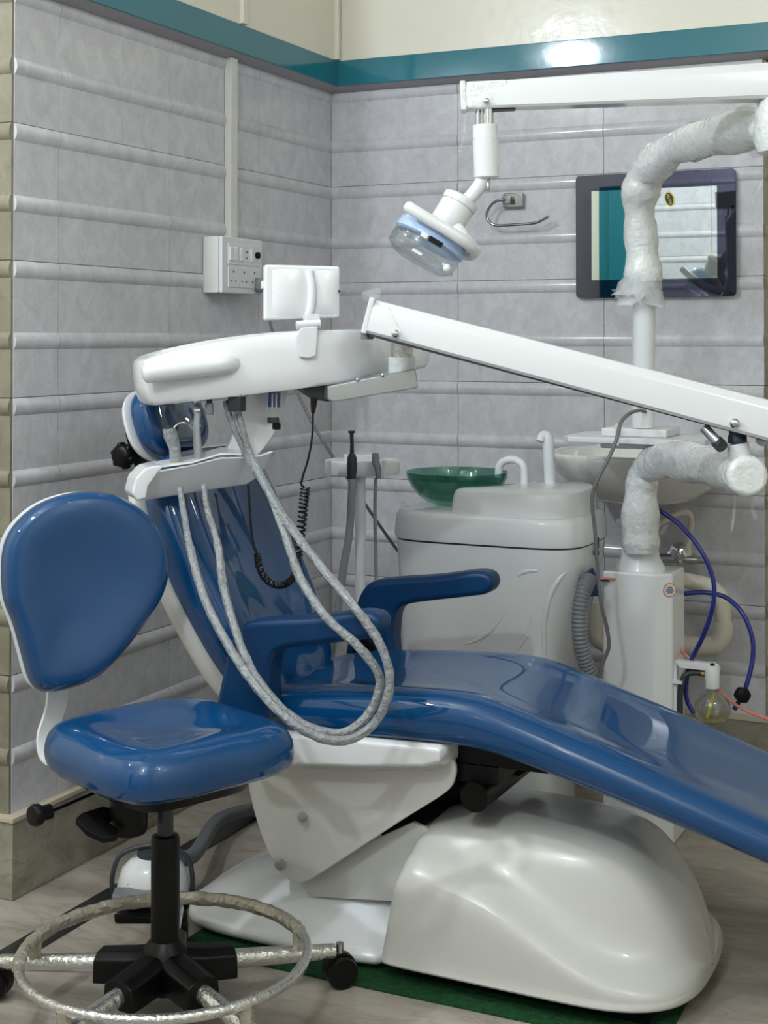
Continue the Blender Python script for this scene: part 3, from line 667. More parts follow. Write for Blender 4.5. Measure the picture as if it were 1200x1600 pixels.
# instrument bar and its curved hanger
ax0, ax1 = at(212, 752, d=2.84), at(428, 716, d=2.94); axd = (ax1-ax0); axd.z = 0; axd.normalize(); an = axd.cross(UP).normalized()
AP = at(300, 745, d=2.88)
def al(x, y, b=0.0): return at(x, y, plane=(AP-an*b, an))
make('bar_hanger', prism(catmull([al(x, y, .06) for x, y in ((378, 606), (446, 604), (443, 640), (434, 668), (418, 694), (398, 716), (372, 728), (352, 716), (368, 670))], 3, closed=True), -an*.03), 'white', dl, bevel=.004, ang=50)
bt = [(212, 783), (206, 768), (214, 746), (228, 733), (246, 735), (300, 726), (345, 714), (378, 714), (408, 710), (424, 704), (430, 707), (420, 722), (404, 745), (385, 757), (300, 770), (232, 781)]
low = {(212, 783), (420, 722), (404, 745), (385, 757), (300, 770), (232, 781), (206, 768)}
ib = make('instrument_bar', loft([[al(x, y, .045 if (x, y) in low else 0) for x, y in bt], [al(x, y, .082) for x, y in bt]]), 'white', dl, bevel=.005, seg=3, ang=50)
make('bar_wing', prism([al(x, y, -.004) for x, y in ((206, 772), (212, 748), (228, 731), (246, 727), (258, 728), (248, 738), (232, 760), (229, 779), (214, 783))], -an*.085), 'white', ib, bevel=.005)
make('bar_top', loft([[al(x, y, b) for x, y, b in ((240, 733, .0), (300, 725, .0), (345, 712, .0), (378, 712, 0), (378, 704, .075), (345, 700, .075), (300, 714, .075), (240, 724, .075))], [al(x, y-3, b) for x, y, b in ((240, 733, .0), (300, 725, .0), (345, 712, .0), (378, 712, 0), (378, 704, .075), (345, 700, .075), (300, 714, .075), (240, 724, .075))]]), 'white', ib, bevel=.002)
# fittings hanging under the tray
wf_ = make('water_cup', cyl(tl(429, 608, .03), tl(427, 652, .03), .0165, 24), 'clear', dl)
make('cup_label', cyl(tl(429, 612, .03), tl(428, 636, .03), .0125, 20), 'print_blue', wf_)
for k in (-3, 3): make('label_line', box(tl(428.5+k, 627, .012), (.002, .001, .03)), 'paper', wf_)
make('cup_base', cyl(tl(427, 652, .03), tl(427, 661, .03), .0125, 20), 'dark_grey', wf_, bevel=.002)
make('drain_cap', cyl(tl(432, 661, .03), tl(432, 671, .03), .009, 20), 'black', wf_, bevel=.002)
make('tube_block', box(tl(370, 630, .0), (.030, .024, .034)), 'dark_grey', dl, bevel=.003)
make('block_plate', box(tl(371, 616, .0), (.034, .03, .010)), 'steel', dl, bevel=.002)
make('valve_knob', cyl(tl(327, 630, .01), tl(327, 648, .01), .009, 18), 'grey', dl, bevel=.002)
make('valve_stem', cyl(tl(327, 620, .01), tl(327, 632, .01), .006, 12), 'dark_grey', dl)
make('toggle', cyl(tl(302, 627, .0), tl(313, 624, .0), .005, 12), 'chrome', dl, bevel=.001)

# hand instruments resting in the bar and their hoses
hs = thing('air_water_syringe', 'film-wrapped air and water syringe with bent steel tip in the instrument bar', 'syringe', al(277, 735, .03))
make('body', tube([al(276, 745, .03), al(273, 700, .03), al(270, 690, .03), al(266, 680, .03), al(264, 669, .03)], [.0115, .0115, .013, .0145, .013], 16, jit=.05), 'film_tube', hs)
make('button', cyl(al(264, 670, .03), al(264, 665, .03), .008, 14), 'dark_grey', hs)
make('tip', tube(catmull([al(268, 672, .03), al(276, 664, .03), al(284, 660.5, .03), al(290, 661, .03)], 5), .0018, 8), 'chrome', hs)
hh = thing('dental_handpiece', 'slim chrome dental handpiece standing in the instrument bar beside the syringe', 'handpiece', al(311, 730, .03))
make('handle', tube([al(311, 740, .03), al(309, 700, .03), al(307, 670, .03), al(308, 655, .03), al(309, 645, .03)], [.0085, .0085, .0075, .0065, .0065], 16), 'steel', hh)
make('head', cyl(al(302, 641, .03), al(313, 641, .03), .0065, 16), 'chrome', hh, bevel=.002)
def hose(name, label, cat, pts, r, m='film_tube', jit=.10, n=6, **k):
    return make(name, tube(catmull(path(pts), n), r, 10, jit=jit), m, label=label, cat=cat, **k)
hose('syringe_hose', 'film-wrapped grey hose looping low from the syringe, the outer one of the pair', 'hose',
     [(281, 762, 2.88), (288, 805, 2.86), (300, 870, 2.82), (322, 940, 2.76), (352, 1000, 2.70), (392, 1062, 2.63), (440, 1115, 2.585), (490, 1149, 2.575), (540, 1157, 2.58), (580, 1135, 2.60), (604, 1095, 2.585), (608, 1050, 2.585), (590, 1000, 2.59), (555, 950, 2.61), (505, 890, 2.67), (455, 825, 2.76), (415, 760, 2.84), (390, 705, 2.91), (372, 645, 2.925)],
     lambda t: .0085 if .1 < t < .93 else .0065)
hose('handpiece_hose', 'film-wrapped grey hose looping from the chrome handpiece, the inner one of the pair', 'hose',
     [(318, 757, 2.90), (325, 800, 2.88), (340, 850, 2.84), (348, 910, 2.79), (362, 965, 2.74), (385, 1030, 2.675), (420, 1085, 2.62), (470, 1130, 2.60), (530, 1146, 2.60), (572, 1120, 2.605), (592, 1080, 2.605), (590, 1050, 2.605), (560, 1010, 2.61), (510, 965, 2.63), (470, 905, 2.69), (447, 840, 2.76), (420, 770, 2.84), (385, 710, 2.92), (362, 660, 2.925), (352, 626, 2.925)],
     lambda t: .0085 if .1 < t < .9 else .0065)

# black coiled cord
def helix(pts, n, turns, rad):
    P = catmull(pts, n); out = []; L = len(P)
    for i, p in enumerate(P):
        a = P[max(i-1, 0)]; b = P[min(i+1, L-1)]; t = (b-a).normalized(); N = t.cross(FW).normalized(); B = t.cross(N)
        ph = 2*PI*turns*i/(L-1); out.append(p+N*math.cos(ph)*rad+B*math.sin(ph)*rad)
    return out
cc = thing('coiled_cord', 'black coiled lead hanging in a U from the steel bracket to the instrument bar', 'cord', at(430, 915, d=2.93))
make('strain_relief', tube(path([(491, 622, 2.93), (490, 634, 2.93), (489, 645, 2.93)]), [.008, .0065, .004], 12), 'black_gloss', cc)
make('lead', tube(catmull(path([(489, 645, 2.93), (488, 680, 2.93), (482, 715, 2.93), (473, 745, 2.93), (471, 757, 2.93), (476, 762, 2.93)]), 6), .0024, 8), 'black_gloss', cc)
make('open_coil', tube(helix(path([(477, 762, 2.93), (475, 785, 2.93), (472, 815, 2.93), (468, 850, 2.93), (464, 880, 2.93)]), 45, 17, .0085), .0024, 6), 'black_gloss', cc)
make('tight_coil', tube(helix(path([(464, 878, 2.93), (461, 897, 2.93), (448, 912, 2.93), (430, 914, 2.93), (414, 903, 2.93), (405, 885, 2.93), (402, 866, 2.93)]), 40, 36, .0058), .0024, 6), 'black_gloss', cc)
make('lead', tube(catmull(path([(402, 866, 2.93), (396, 850, 2.93), (392, 820, 2.93), (390, 790, 2.93), (388, 757, 2.93)]), 6), .0028, 8), 'black_gloss', cc)

# ================================================================== operating lamp
lm = thing('operating_lamp', 'white dental operating lamp with looped handle on an overhead arm', 'lamp', at(680, 400, d=2.95))
A0, A1 = at(722, 152, d=2.96), at(1240, 126, d=2.93)
g, bd2, bs2, bu2 = beam_geo(A0, A1, .055, .052, .076, .068)
lbm = make('overhead_arm', g, 'white', lm, ang=25)
make('end_cap', tf(box((0, 0, 0), (.012, .056, .060)), frame(A0+bd2*.002, bu2, bd2)), 'film', lbm, bevel=.003)
make('film_sleeve', tf(box((0, 0, 0), (.085, .0535, .0565)), frame(A0+bd2*.05, bu2, bd2)), 'film', lbm, bevel=.006)
make('pivot_screw', sphere(at(760, 158, d=2.925), .007, 16), 'chrome', lbm)
make('arm_channel', tf(box((0, 0, 0), (.06, .03, .006)), frame(at(782, 171, d=2.955), bu2, bd2)), 'dark_grey', lbm)
ribbon('film_shred', path([(729, 172, 2.95), (726, 195, 2.95), (724, 215, 2.95), (718, 238, 2.95)]), .004, lbm)
ribbon('film_shred', path([(728, 182, 2.95), (712, 192, 2.95), (702, 202, 2.95)]), .0016, lbm)
make('hanger_rod', cyl(at(747, 170, d=2.96), at(747, 198, d=2.96), .0055, 14), 'chrome', lm)
make('hanger_rod', cyl(at(763, 168, d=2.95), at(763, 198, d=2.95), .0115, 18), 'chrome', lm)
K0, K1 = at(758, 195, d=2.955), at(760.5, 279, d=2.955)
make('swivel_body', lathe([(.012, 0), (.0262, .001), (.0268, .030), (.0262, .0305), (.0262, .0318), (.0270, .0325), (.0262, (K1-K0).length-.003), (.022, (K1-K0).length)], 28, frame(K0, K1-K0)), 'white', lm)
make('swivel_pin', join(lathe([(.0075, 0), (.0045, .006), (.0045, .012), (.0055, .014), (.0055, .024), (.0035, .027)], 14, frame(at(762, 278, d=2.95), -UP))), 'steel', lm)
make('neck_tube', tube(catmull([at(757, 272, d=2.955), at(749, 290, d=2.955), at(735, 308, d=2.955), at(718, 326, d=2.955)], 4), .0145, 16), 'white', lm)
Ld = (-.50*_r - .84*UP - .13*FW).normalized(); Sd = (.86*_r - .5*UP); Sd = (Sd-Ld*Sd.dot(Ld)).normalized(); Td = Sd.cross(Ld).normalized()
if Td.dot(FW) > 0: Td = -Td
H = at(680, 362, d=2.955)
def lpt(s, t, l): return H+Sd*s+Td*t+Ld*l
LF = Matrix((Sd, Td, Ld)).transposed().to_4x4(); LF.translation = H
nk = make('lamp_neck', lathe([(.033, -.018), (.0365, -.028), (.0365, -.068), (.0350, -.069), (.0350, -.071), (.0385, -.072), (.0385, -.086), (.033, -.090)], 28, LF @ Matrix.Translation((.012, 0, 0))), 'white', lm)
make('reflector', lathe([(.035, -.024), (.058, -.016), (.072, .0), (.078, .018), (.078, .026), (.070, .03), (.03, .018)], 36, LF, sy=.72), 'lamp_blue', lm)
make('bulb_slot', box((0, 0, 0), (.026, .006, .010), LF.to_3x3().to_4x4()) and move(tf(box((0, 0, 0), (.030, .008, .010)), LF.to_3x3().to_4x4()), lpt(.012, .058, .030)), 'black', lm)
make('slot_clip', move(tf(box((0, 0, 0), (.016, .008, .012)), LF.to_3x3().to_4x4()), lpt(-.014, .058, .030)), 'white', lm, bevel=.002)
make('shield', lathe([(.072, .026), (.076, .040), (.074, .060), (.062, .071), (.01, .073)], 28, LF, caps=False, sy=.75), 'clear', lm, solid=.0015)
make('shield_frame', tube([lpt(math.cos(a)*.0755, math.sin(a)*.057, .060) for a in [2*PI*k/32 for k in range(32)]], .0022, 8, closed=True), 'clear', lm)
make('shield_knob', sphere(lpt(.058, .046, .062), .0085, 14), 'white', lm)
make('shield_catch', move(tf(box((0, 0, 0), (.022, .006, .006)), LF.to_3x3().to_4x4()), lpt(-.01, .05, .066)), 'white_satin', lm)
hdl = catmull([lpt(-.078, .064, -.002), lpt(-.04, .070, 0), (lpt(.02, .070, 0)), lpt(.062, .062, 0), lpt(.086, .034, -.002), lpt(.090, 0, -.004), lpt(.086, -.034, -.002), lpt(.062, -.062, 0), lpt(.02, -.070, 0), lpt(-.04, -.070, 0), lpt(-.078, -.064, -.002)], 6)
make('handle', tube(hdl, [.008]+[.0122]*(len(hdl)-2)+[.008], 16), 'white', lm)
make('handle_strut', tube(catmull([lpt(.020, .012, -.030), lpt(.05, .022, -.016), lpt(.082, .030, -.003)], 4), [.017]*5+[.014]*4, 12), 'white', lm)
make('handle_strut', tube(catmull([lpt(.020, -.012, -.030), lpt(.05, -.022, -.016), lpt(.082, -.030, -.003)], 4), .014, 12), 'white', lm)

# ================================================================== cuspidor (spittoon cabinet)
cu = thing('cuspidor', 'white moulded spittoon cabinet with two spouts beyond the chair seat', 'cuspidor', (.79, -.60, 0))
def sup(cx, cy, hx, hy, z, e=.45, n=44, skew=0.0):
    o = []
    for k in range(n):
        a = 2*PI*k/n; c, s = math.cos(a), math.sin(a)
        o.append(V((cx+hx*math.copysign(abs(c)**e, c), cy+hy*math.copysign(abs(s)**e, s)+skew*c, z)))
    return o
CYU = -.60
rows = [(0, .755, .195, .150), (.03, .755, .198, .153), (.20, .757, .198, .155), (.38, .762, .203, .158), (.46, .768, .210, .161), (.54, .776, .221, .164), (.61, .784, .233, .167), (.67, .788, .240, .169), (.706, .788, .242, .170)]
make('cabinet', loft([sup(cx, CYU, hx, hy, z, .42) for z, cx, hx, hy in rows]), 'white', cu, ang=50)
make('cabinet_rim', loft([sup(.788, CYU, hx, hx*.70, z, .45) for z, hx in ((.709, .238), (.711, .2475), (.72, .2495), (.765, .2455), (.776, .240), (.780, .230), (.780, .10))]), 'white', cu, ang=50)
make('rim_gap', loft([sup(.788, CYU, .240, .168, z, .45) for z in (.704, .7105)]), 'dark_grey', cu)
bp_ = [(.725, -.752), (.86, -.765), (.975, -.752), (1.012, -.70), (1.02, -.60), (1.01, -.50), (.97, -.448), (.87, -.44), (.835, -.47), (.822, -.55), (.79, -.64), (.735, -.69), (.712, -.72)]
bo2 = catmull([V((x, y, 0)) for x, y in bp_], 4, closed=True)
make('spout_block', cushion(bo2, V((.88, -.60, 0)), UP, [(1.0, .778), (.985, .79), (.965, .822), (.94, .834), (.88, .839), (.4, .841)]), 'white', cu)
# moulded swoosh ridges on the front face
def face_y(x, z):
    r = interp(rows_t, z); cx, hx, hy = r; c = max(-1, min(1, (x-cx)/hx)); ca = abs(c)**(1/.42); return CYU-hy*(max(0, 1-ca*ca))**(.5*.42)
rows_t = [(z, cx, hx, hy) for z, cx, hx, hy in rows]
def swoosh(pts, r):
    P = []
    for x, y in pts:
        p = at(x, y, Y=-.757); P.append(V((p.x, face_y(p.x, p.z)+r*.45, p.z)))
    n = len(P); c = catmull(P, 6); return make('moulded_ridge', tube(c, lambda t: r*max(.25, math.sin(PI*t)**.5), 10), 'white', cu)
swoosh([(893, 880), (873, 903), (856, 935), (848, 975), (846, 1015), (845, 1050)], .008)
swoosh([(809, 903), (818, 894), (832, 891), (846, 892)], .006)
swoosh([(715, 1008), (745, 1000), (768, 985), (785, 962), (800, 940)], .006)
swoosh([(832, 950), (826, 985), (812, 1010), (800, 1025)], .005)
# spouts
sp1 = make('bowl_spout', tube(catmull([at(819, 768, Y=-.56), at(819, 745, Y=-.56), at(817, 728, Y=-.56), at(806, 719, Y=-.56), at(792, 719, Y=-.56), at(781, 727, Y=-.56), at(779, 746, Y=-.56)], 6), .0100, 16), 'white_satin', cu)
sp2 = make('cup_filler', tube(catmull([at(861, 765, Y=-.54), at(859, 730, Y=-.54), at(857, 700, Y=-.54), at(856, 687, Y=-.54), at(852, 681, Y=-.54), at(847, 683, Y=-.545), at(844, 690, Y=-.55)], 6), lambda t: .0155-.003*t if t > .02 else .017, 16), 'white_satin', cu)
sp3 = make('switch_plate', box((0, 0, 0), (.022, .003, .044)) and move(box((0, 0, 0), (.022, .004, .044)), V((at(897, 868, Y=-.765).x, face_y(at(897, 868, Y=-.765).x, .69)-.002, at(897, 868, Y=-.765).z))), 'navy_plate', cu, bevel=.001)
p = at(898, 874, Y=-.775); py_ = face_y(p.x, .69)
make('switch_lever', join(lathe([(.0075, 0), (.0075, .004), (.005, .006)], 6, frame((p.x, py_-.003, p.z), (0, -1, 0)))), 'steel', sp3)
make('lever', tube([V((p.x, py_-.008, p.z)), V((p.x+.004, py_-.022, p.z-.006))], [.002, .0035], 10), 'chrome', sp3)
bw = make('glass_bowl', lathe([(.002, .002), (.055, .002), (.078, .008), (.098, .022), (.114, .042), (.124, .062), (.1275, .076), (.131, .076), (.129, .060), (.119, .040), (.102, .017), (.080, .0), (.055, -.006), (.002, -.006)], 48, Matrix.Translation(V((at(714, 760, Y=-.56).x, -.56, .787)))), 'green_glass',
          label='dark green glass rinse bowl standing on the spittoon cabinet', cat='bowl')
# suction holder
AH = thing('suction_holder', 'white fan-shaped suction tube holder between the chair back and the spittoon', 'suction holder', at(563, 745, d=3.46))
def fan(r, z, n=16):
    c = at(566, 735, d=3.50); c.z = z
    pts = [c + _r*math.cos(a)*r*1.0 - FW*math.sin(a)*r*.72 for a in [PI*k/n for k in range(n+1)]]
    return pts + [c - _r*r*.8 + FW*.05, c + _r*r*.8 + FW*.05]
zt, zb = at(563, 720, d=3.46).z, at(563, 746, d=3.42).z
fp = make('holder_disc', loft([fan(.088, zb), fan(.091, zb+.004), fan(.091, zt-.004), fan(.087, zt)]), 'white_satin', AH)
make('holder_cap', loft([[p_+UP*h for p_ in fan(.045, zt)] for h in (-.002, .010, .013)]), 'white', AH, bevel=.002)
for x in (514, 600):
    make('slot_wall', box(at(x, 733, d=3.40 if x > 550 else 3.42), (.006, .012, .040)), 'ivory', AH)
hb = at(563, 745, d=3.47)
make('post', tube([V((hb.x, hb.y, zb+.002)), V((hb.x, hb.y, .4)), V((hb.x, hb.y, .0))], .0125, 18), 'white_satin', AH)
make('post_foot', lathe([(.07, 0), (.07, .008), (.02, .018)], 28, Matrix.Translation((hb.x, hb.y, 0))), 'white_satin', AH)
se = thing('saliva_ejector', 'dark grey slender suction handle standing in the fan-shaped holder', 'suction wand', at(549, 745, d=3.40))
make('wand', tube(path([(550, 712, 3.40), (550, 695, 3.40), (549.5, 678, 3.40), (549.5, 676, 3.40), (549.5, 673, 3.40)]), [.0055, .0045, .0045, .0085, .0085], 14), 'dark_grey', se)
make('grip', tube(path([(550, 709, 3.40), (550, 716, 3.40), (550, 730, 3.40), (549, 748, 3.40)]), [.008, .0115, .0125, .0105], 16), 'dark_grey', se)
make('tube', tube(catmull(path([(550, 746, 3.40), (549, 780, 3.40), (546, 830, 3.41), (538, 880, 3.42), (531, 930, 3.43), (522, 990, 3.44), (515, 1040, 3.45)]), 5), .0095, 12), 'grey_tube', se)
s2 = thing('air_suction_wand', 'short grey suction handle hooked on the right of the fan-shaped holder', 'suction wand', at(590, 745, d=3.40))
make('grip', tube(path([(587, 710, 3.42), (587, 722, 3.41), (591, 735, 3.40), (591, 748, 3.40)]), [.009, .0095, .008, .006], 14), 'grey', s2)
make('tube', tube(catmull(path([(587, 748, 3.41), (586, 800, 3.42), (587, 860, 3.43), (588, 930, 3.44), (588, 1000, 3.46)]), 5), .0045, 10), 'grey_tube', s2)

# ================================================================== wall basin with its plumbing
bsn = thing('wash_basin', 'white ceramic wall basin half hidden behind the unit pole', 'basin', (1.04, -.21, .77))
def bring(s, z, cy=-.21):
    o = []
    for k in range(40):
        a = 2*PI*k/40; c, q = math.cos(a), math.sin(a)
        o.append(V((1.045+.245*s*math.copysign(abs(c)**.7, c), min(-.004, cy+.215*s*math.copysign(abs(q)**.7, q)), z)))
    return o
make('bowl', loft([bring(.30, .765), bring(.55, .778), bring(.78, .815), bring(.93, .858), bring(.99, .884), bring(1.0, .892), bring(1.0, .898), bring(.985, .902), bring(.86, .899), bring(.78, .87), bring(.5, .82), bring(.15, .81)]), 'ceramic', bsn, ang=60)
make('drain', cyl((1.06, -.22, .70), (1.06, -.22, .768), .028, 18), 'pvc', bsn)
wp_ = thing('waste_pipe', 'cream plastic waste pipe with elbow under the wall basin', 'pipe', at(1110, 1010, Y=-.12))
P_ = lambda x, y, Y=-.12: at(x, y, Y=Y)
make('upper_bend', tube(catmull([P_(1005, 880, -.2), P_(1040, 900, -.17), P_(1075, 908), P_(1105, 915), P_(1124, 930), P_(1130, 945)], 5), .0215, 18), 'pvc', wp_)
make('riser', cyl(P_(1130, 938), P_(1130, 985), .0215, 20), 'pvc', wp_)
make('elbow', tube(catmull([P_(1130, 972), P_(1129, 990), P_(1119, 1006), P_(1100, 1010), P_(1085, 1010), P_(1062, 1008)], 5), .0265, 20), 'pvc', wp_)
make('outlet', cyl(P_(1066, 1008), P_(925, 995), .022, 20), 'pvc', wp_)
make('left_elbow', tube(catmull([P_(958, 1005), P_(942, 1003), P_(931, 990), P_(929, 965), P_(930, 940)], 5), .0255, 18), 'pvc', wp_)
make('joint_ring', cyl(P_(1069, 1008), P_(1064, 1008), .029, 22), 'brass', wp_)
av = thing('angle_valve', 'chrome angle valve on the tiles under the basin', 'valve', P_(1066, 875, -.03))
make('body', cyl(P_(1030, 873, -.05), P_(1090, 875, -.05), .0145, 20), 'chrome', av, bevel=.002)
make('handle', lathe([(.010, 0), (.023, .004), (.026, .012), (.022, .024), (.010, .028)], 20, frame(P_(1063, 862, -.045), (-.1, -1, .3))), 'chrome', av)
make('wall_flange', cyl(P_(1055, 870, -.008), P_(1055, 870, -.04), .024, 24), 'chrome', av, bevel=.003)
make('spout', cyl(P_(1090, 875, -.05), P_(1102, 876, -.05), .0085, 16), 'steel', av)
make('nut', cyl(P_(1074, 872, -.05), P_(1074, 858, -.05), .0115, 6), 'pvc', av)
make('nut_collar', cyl(P_(1062, 874, -.05), P_(1068, 874, -.05), .0155, 18), 'pvc', av)
make('supply_hose', tube(catmull([P_(1074, 866, -.05), P_(1077, 835, -.06), P_(1080, 815, -.08), P_(1076, 802, -.10), P_(1062, 801, -.12), P_(1040, 812, -.14), P_(1020, 820, -.15), P_(1000, 800, -.17)], 6), .0088, 12), 'pvc', label='cream flexible hose arching from the chrome valve up to the basin', cat='hose')

# ================================================================== mirror and towel hook
mr = thing('wall_mirror', 'rectangular mirror with dark tinted glass border on the tiled back wall', 'mirror', (1.028, -.02, 1.32))
def rrect(x0, x1, z0, z1, r, y, n=5):
    o = []
    for cx, cz, a0_ in ((x1-r, z1-r, 0), (x0+r, z1-r, PI/2), (x0+r, z0+r, PI), (x1-r, z0+r, 1.5*PI)):
        o += [V((cx+r*math.cos(a0_+PI/2*k/n), y, cz+r*math.sin(a0_+PI/2*k/n))) for k in range(n+1)]
    return o
make('tinted_border', prism(rrect(.800, 1.256, 1.319, 1.670, .012, -.020), (0, .005, 0)), 'tint', mr, bevel=.0008, ang=50)
make('mirror_glass', prism(rrect(.848, 1.205, 1.3695, 1.6235, .001, -.0235), (0, .0034, 0)), 'mirror', mr)
make('spacer', span((.85, -.015, 1.37), (1.2, -.001, 1.62)), 'dark_grey', mr)
oc = at(1046, 311, Y=-.0245); OF = frame(oc, (0, -1, 0), (1, 0, 0))
ov = make('brand_sticker', lathe([(.0175, 0), (.0175, .0005)], 28, OF @ Matrix.Rotation(.25, 4, 'Z'), sx=.78, sy=1.25), 'yellow', mr)
make('sticker_field', lathe([(.0145, 0), (.0145, .0008)], 28, OF @ Matrix.Rotation(.25, 4, 'Z'), sx=.74, sy=1.25), 'print_black', ov)
text('lettering', 'ALVA', .0125, 'yellow', ov, OF @ Matrix.Translation((0, 0, .0010)) @ Matrix.Rotation(-PI/2+.25, 4, 'Z'))
hk = thing('towel_hook', 'chrome open towel ring on a square plate fixed to the back wall', 'towel hook', (.62, -.02, 1.55))
q = at(803, 313, Y=-.02)
make('plate', join(span((q.x-.034, -.022, q.z-.022), (q.x+.028, -.001, q.z+.022))), 'dark_chrome', hk, bevel=.004)
make('boss', span((q.x-.028, -.045, q.z-.012), (q.x-.002, -.018, q.z+.012)), 'dark_chrome', hk, bevel=.003)
hy = -.05
make('arm', tube(catmull([at(795, 313, Y=-.035), at(784, 312, Y=hy), at(770, 318, Y=hy), at(761, 332, Y=hy), at(763, 345, Y=hy), at(774, 352, Y=hy), at(790, 352, Y=hy), at(832, 349, Y=hy), at(845, 345, Y=hy), at(857, 338, Y=hy)], 6), .0042, 10), 'dark_chrome', hk)

# ================================================================== switchboard, trunking, plug and cable
sb = thing('switchboard', 'white surface-mounted switch and socket box on the left wall', 'switchboard', (.03, -.66, 1.33))
sy0, sy1, sz0, sz1, sd = -.745, -.535, 1.324, 1.474, .062
make('back_box', span((.001, sy0, sz0), (.05, sy1, sz1)), 'ivory', sb, bevel=.004)
fpz = make('face_plate', span((.05, sy0, sz0), (sd, sy1, sz1)), 'white_satin', sb, bevel=.004)
mw = .052
for r_ in range(2):
    for c_ in range(3):
        y0 = sy0+.028+c_*(mw+.003); z0 = sz1-.018-(r_+1)*.055-r_*.006
        md = make('module', span((sd-.002, y0, z0), (sd+.0025, y0+mw, z0+.055)), 'white_satin', fpz, bevel=.001)
        if r_ == 1 or (c_ == 1):
            cy_ = y0+mw*.5 if r_ else y0+mw*.75
            for dy, dz, rr in (((0, .014, .0032), (-.011, -.011, .0026), (.011, -.011, .0026)) if r_ else ((0, .008, .003), (0, -.008, .003))):
                make('socket_hole', cyl((sd+.002, cy_+dy, z0+.0275+dz), (sd+.0030, cy_+dy, z0+.0275+dz), rr, 10), 'print_black', md)
        if r_ == 0:
            make('rocker', span((sd+.001, y0+.004, z0+.010), (sd+.006, y0+.022, z0+.046)), 'white', md, bevel=.0015)
            if c_ == 0: make('rocker', span((sd+.001, y0+.028, z0+.010), (sd+.006, y0+.046, z0+.046)), 'white', md, bevel=.0015)
            if c_ == 2: make('dimmer_knob', lathe([(.009, 0), (.009, .008), (.006, .010)], 16, frame((sd+.002, y0+.038, z0+.030), (1, 0, 0))), 'black', md)
make('cable_trunking', span((.001, -.635, sz1), (.022, -.600, Z1-.006)), 'ivory', bevel=.002, label='white plastic cable trunking running up the left wall from the switch box', cat='trunking')
pl = thing('power_plug', 'grey mains plug in the lower right socket of the switch box', 'plug', (sd+.02, -.55, 1.34))
pc = V((sd+.003, -.563, 1.352))
make('plug_body', prism([pc+V((0, a, b)) for a, b in ((-.016, .018), (.016, .018), (.020, .008), (.020, -.014), (.012, -.022), (-.012, -.022), (-.020, -.014), (-.020, .008))], (.034, 0, 0)), 'grey', pl, bevel=.004)
cab = [pc+V((.022, .004, -.02)), pc+V((.03, .012, -.06)), at(422, 505, d=3.95), at(448, 575, d=3.85), at(470, 625, d=3.80), at(505, 690, d=3.76), at(560, 772, d=3.74), at(610, 845, d=3.78), at(650, 900, d=3.84), at(680, 960, d=3.88)]
make('cord_grip', tube([cab[0], cab[0].lerp(cab[1], .5), cab[1]], [.007, .006, .0045], 10), 'dark_grey', pl)
make('mains_cable', tube(catmull(cab[1:], 6), .0042, 8), mat('grey_cable', (98, 98, 102), .4), pl)

# ================================================================== hoses, tubes and the drain jar round the column
cg = catmull(path([(922, 900, 3.36), (910, 930, 3.34), (905, 970, 3.33), (908, 1010, 3.33), (918, 1045, 3.34), (930, 1075, 3.36), (945, 1110, 3.38)]), 26)
make('corrugated_hose', tube(cg, [.0195 if i % 4 < 2 else .0172 for i in range(len(cg))], 14), 'hose_grey', label='grey corrugated drain hose between the spittoon and the column', cat='hose', ang=80)
make('hose_port', prism([at(x, y, d=3.42) for x, y in ((905, 905), (927, 888), (937, 912), (937, 932), (918, 932))], FW*.02), 'navy_plate', label='dark navy hose port behind the corrugated hose', cat='hose port')
hose('grey_cable', 'thin grey cable hanging from the pole shelf beside the spittoon', 'cable',
     [(1008, 643, 3.438), (999, 641, 3.41), (984, 646, 3.36), (970, 660, 3.345), (963, 688, 3.33), (948, 722, 3.31), (931, 755, 3.30), (925, 785, 3.30), (930, 830, 3.30), (933, 880, 3.30), (939, 940, 3.30), (949, 985, 3.31), (951, 1012, 3.32), (942, 1035, 3.33), (936, 1060, 3.34)], .0046, mat('grey_cable_sheath', (112, 112, 114), .4), 0)
hose('pink_tube', 'short pink tube crossing from the hose port to the column box', 'tube', [(925, 912, 3.43), (932, 905, 3.43), (945, 904, 3.44), (962, 905, 3.46)], .0028, 'pink_tube', 0)
hose('blue_tube', 'short navy tube under the pink one beside the column box', 'tube', [(930, 906, 3.45), (945, 906.5, 3.46), (965, 907, 3.48)], .0036, 'blue_tube', 0)
hose('blue_tube', 'dark blue tube curving down from behind the column past the pipe elbow', 'tube',
     [(1005, 780, 3.52), (1030, 797, 3.5), (1062, 820, 3.47), (1088, 850, 3.44), (1108, 885, 3.42), (1116, 920, 3.41), (1112, 955, 3.41), (1098, 995, 3.42), (1082, 1028, 3.44), (1073, 1060, 3.45), (1073, 1092, 3.45), (1084, 1115, 3.44)], .0058, 'blue_tube', 0)
hose('blue_tube', 'dark blue tube bowing out to the right towards the black clamp', 'tube',
     [(1050, 930, 3.56), (1075, 927, 3.56), (1105, 926, 3.55), (1135, 934, 3.53), (1160, 958, 3.50), (1175, 995, 3.48), (1176, 1030, 3.47), (1166, 1072, 3.46), (1158, 1090, 3.46), (1147, 1109, 3.46)], .0058, 'blue_tube', 0)
kc2 = at(1160, 1086, d=3.44)
tc_ = thing('tube_clamp', 'black lobed clamp knob on the right-hand blue tube', 'clamp', kc2 - UP*.02)
make('knob', join(lathe([(.012, -.012), (.0175, -.008), (.0185, 0), (.0175, .008), (.012, .012)], 20, frame(kc2, -FW+_r*.3))), 'black', tc_)
for k in range(6): make('lobe', sphere(kc2+(_r*math.cos(k*PI/3)+UP*math.sin(k*PI/3))*.0135, .0075, 10), 'black', tc_)
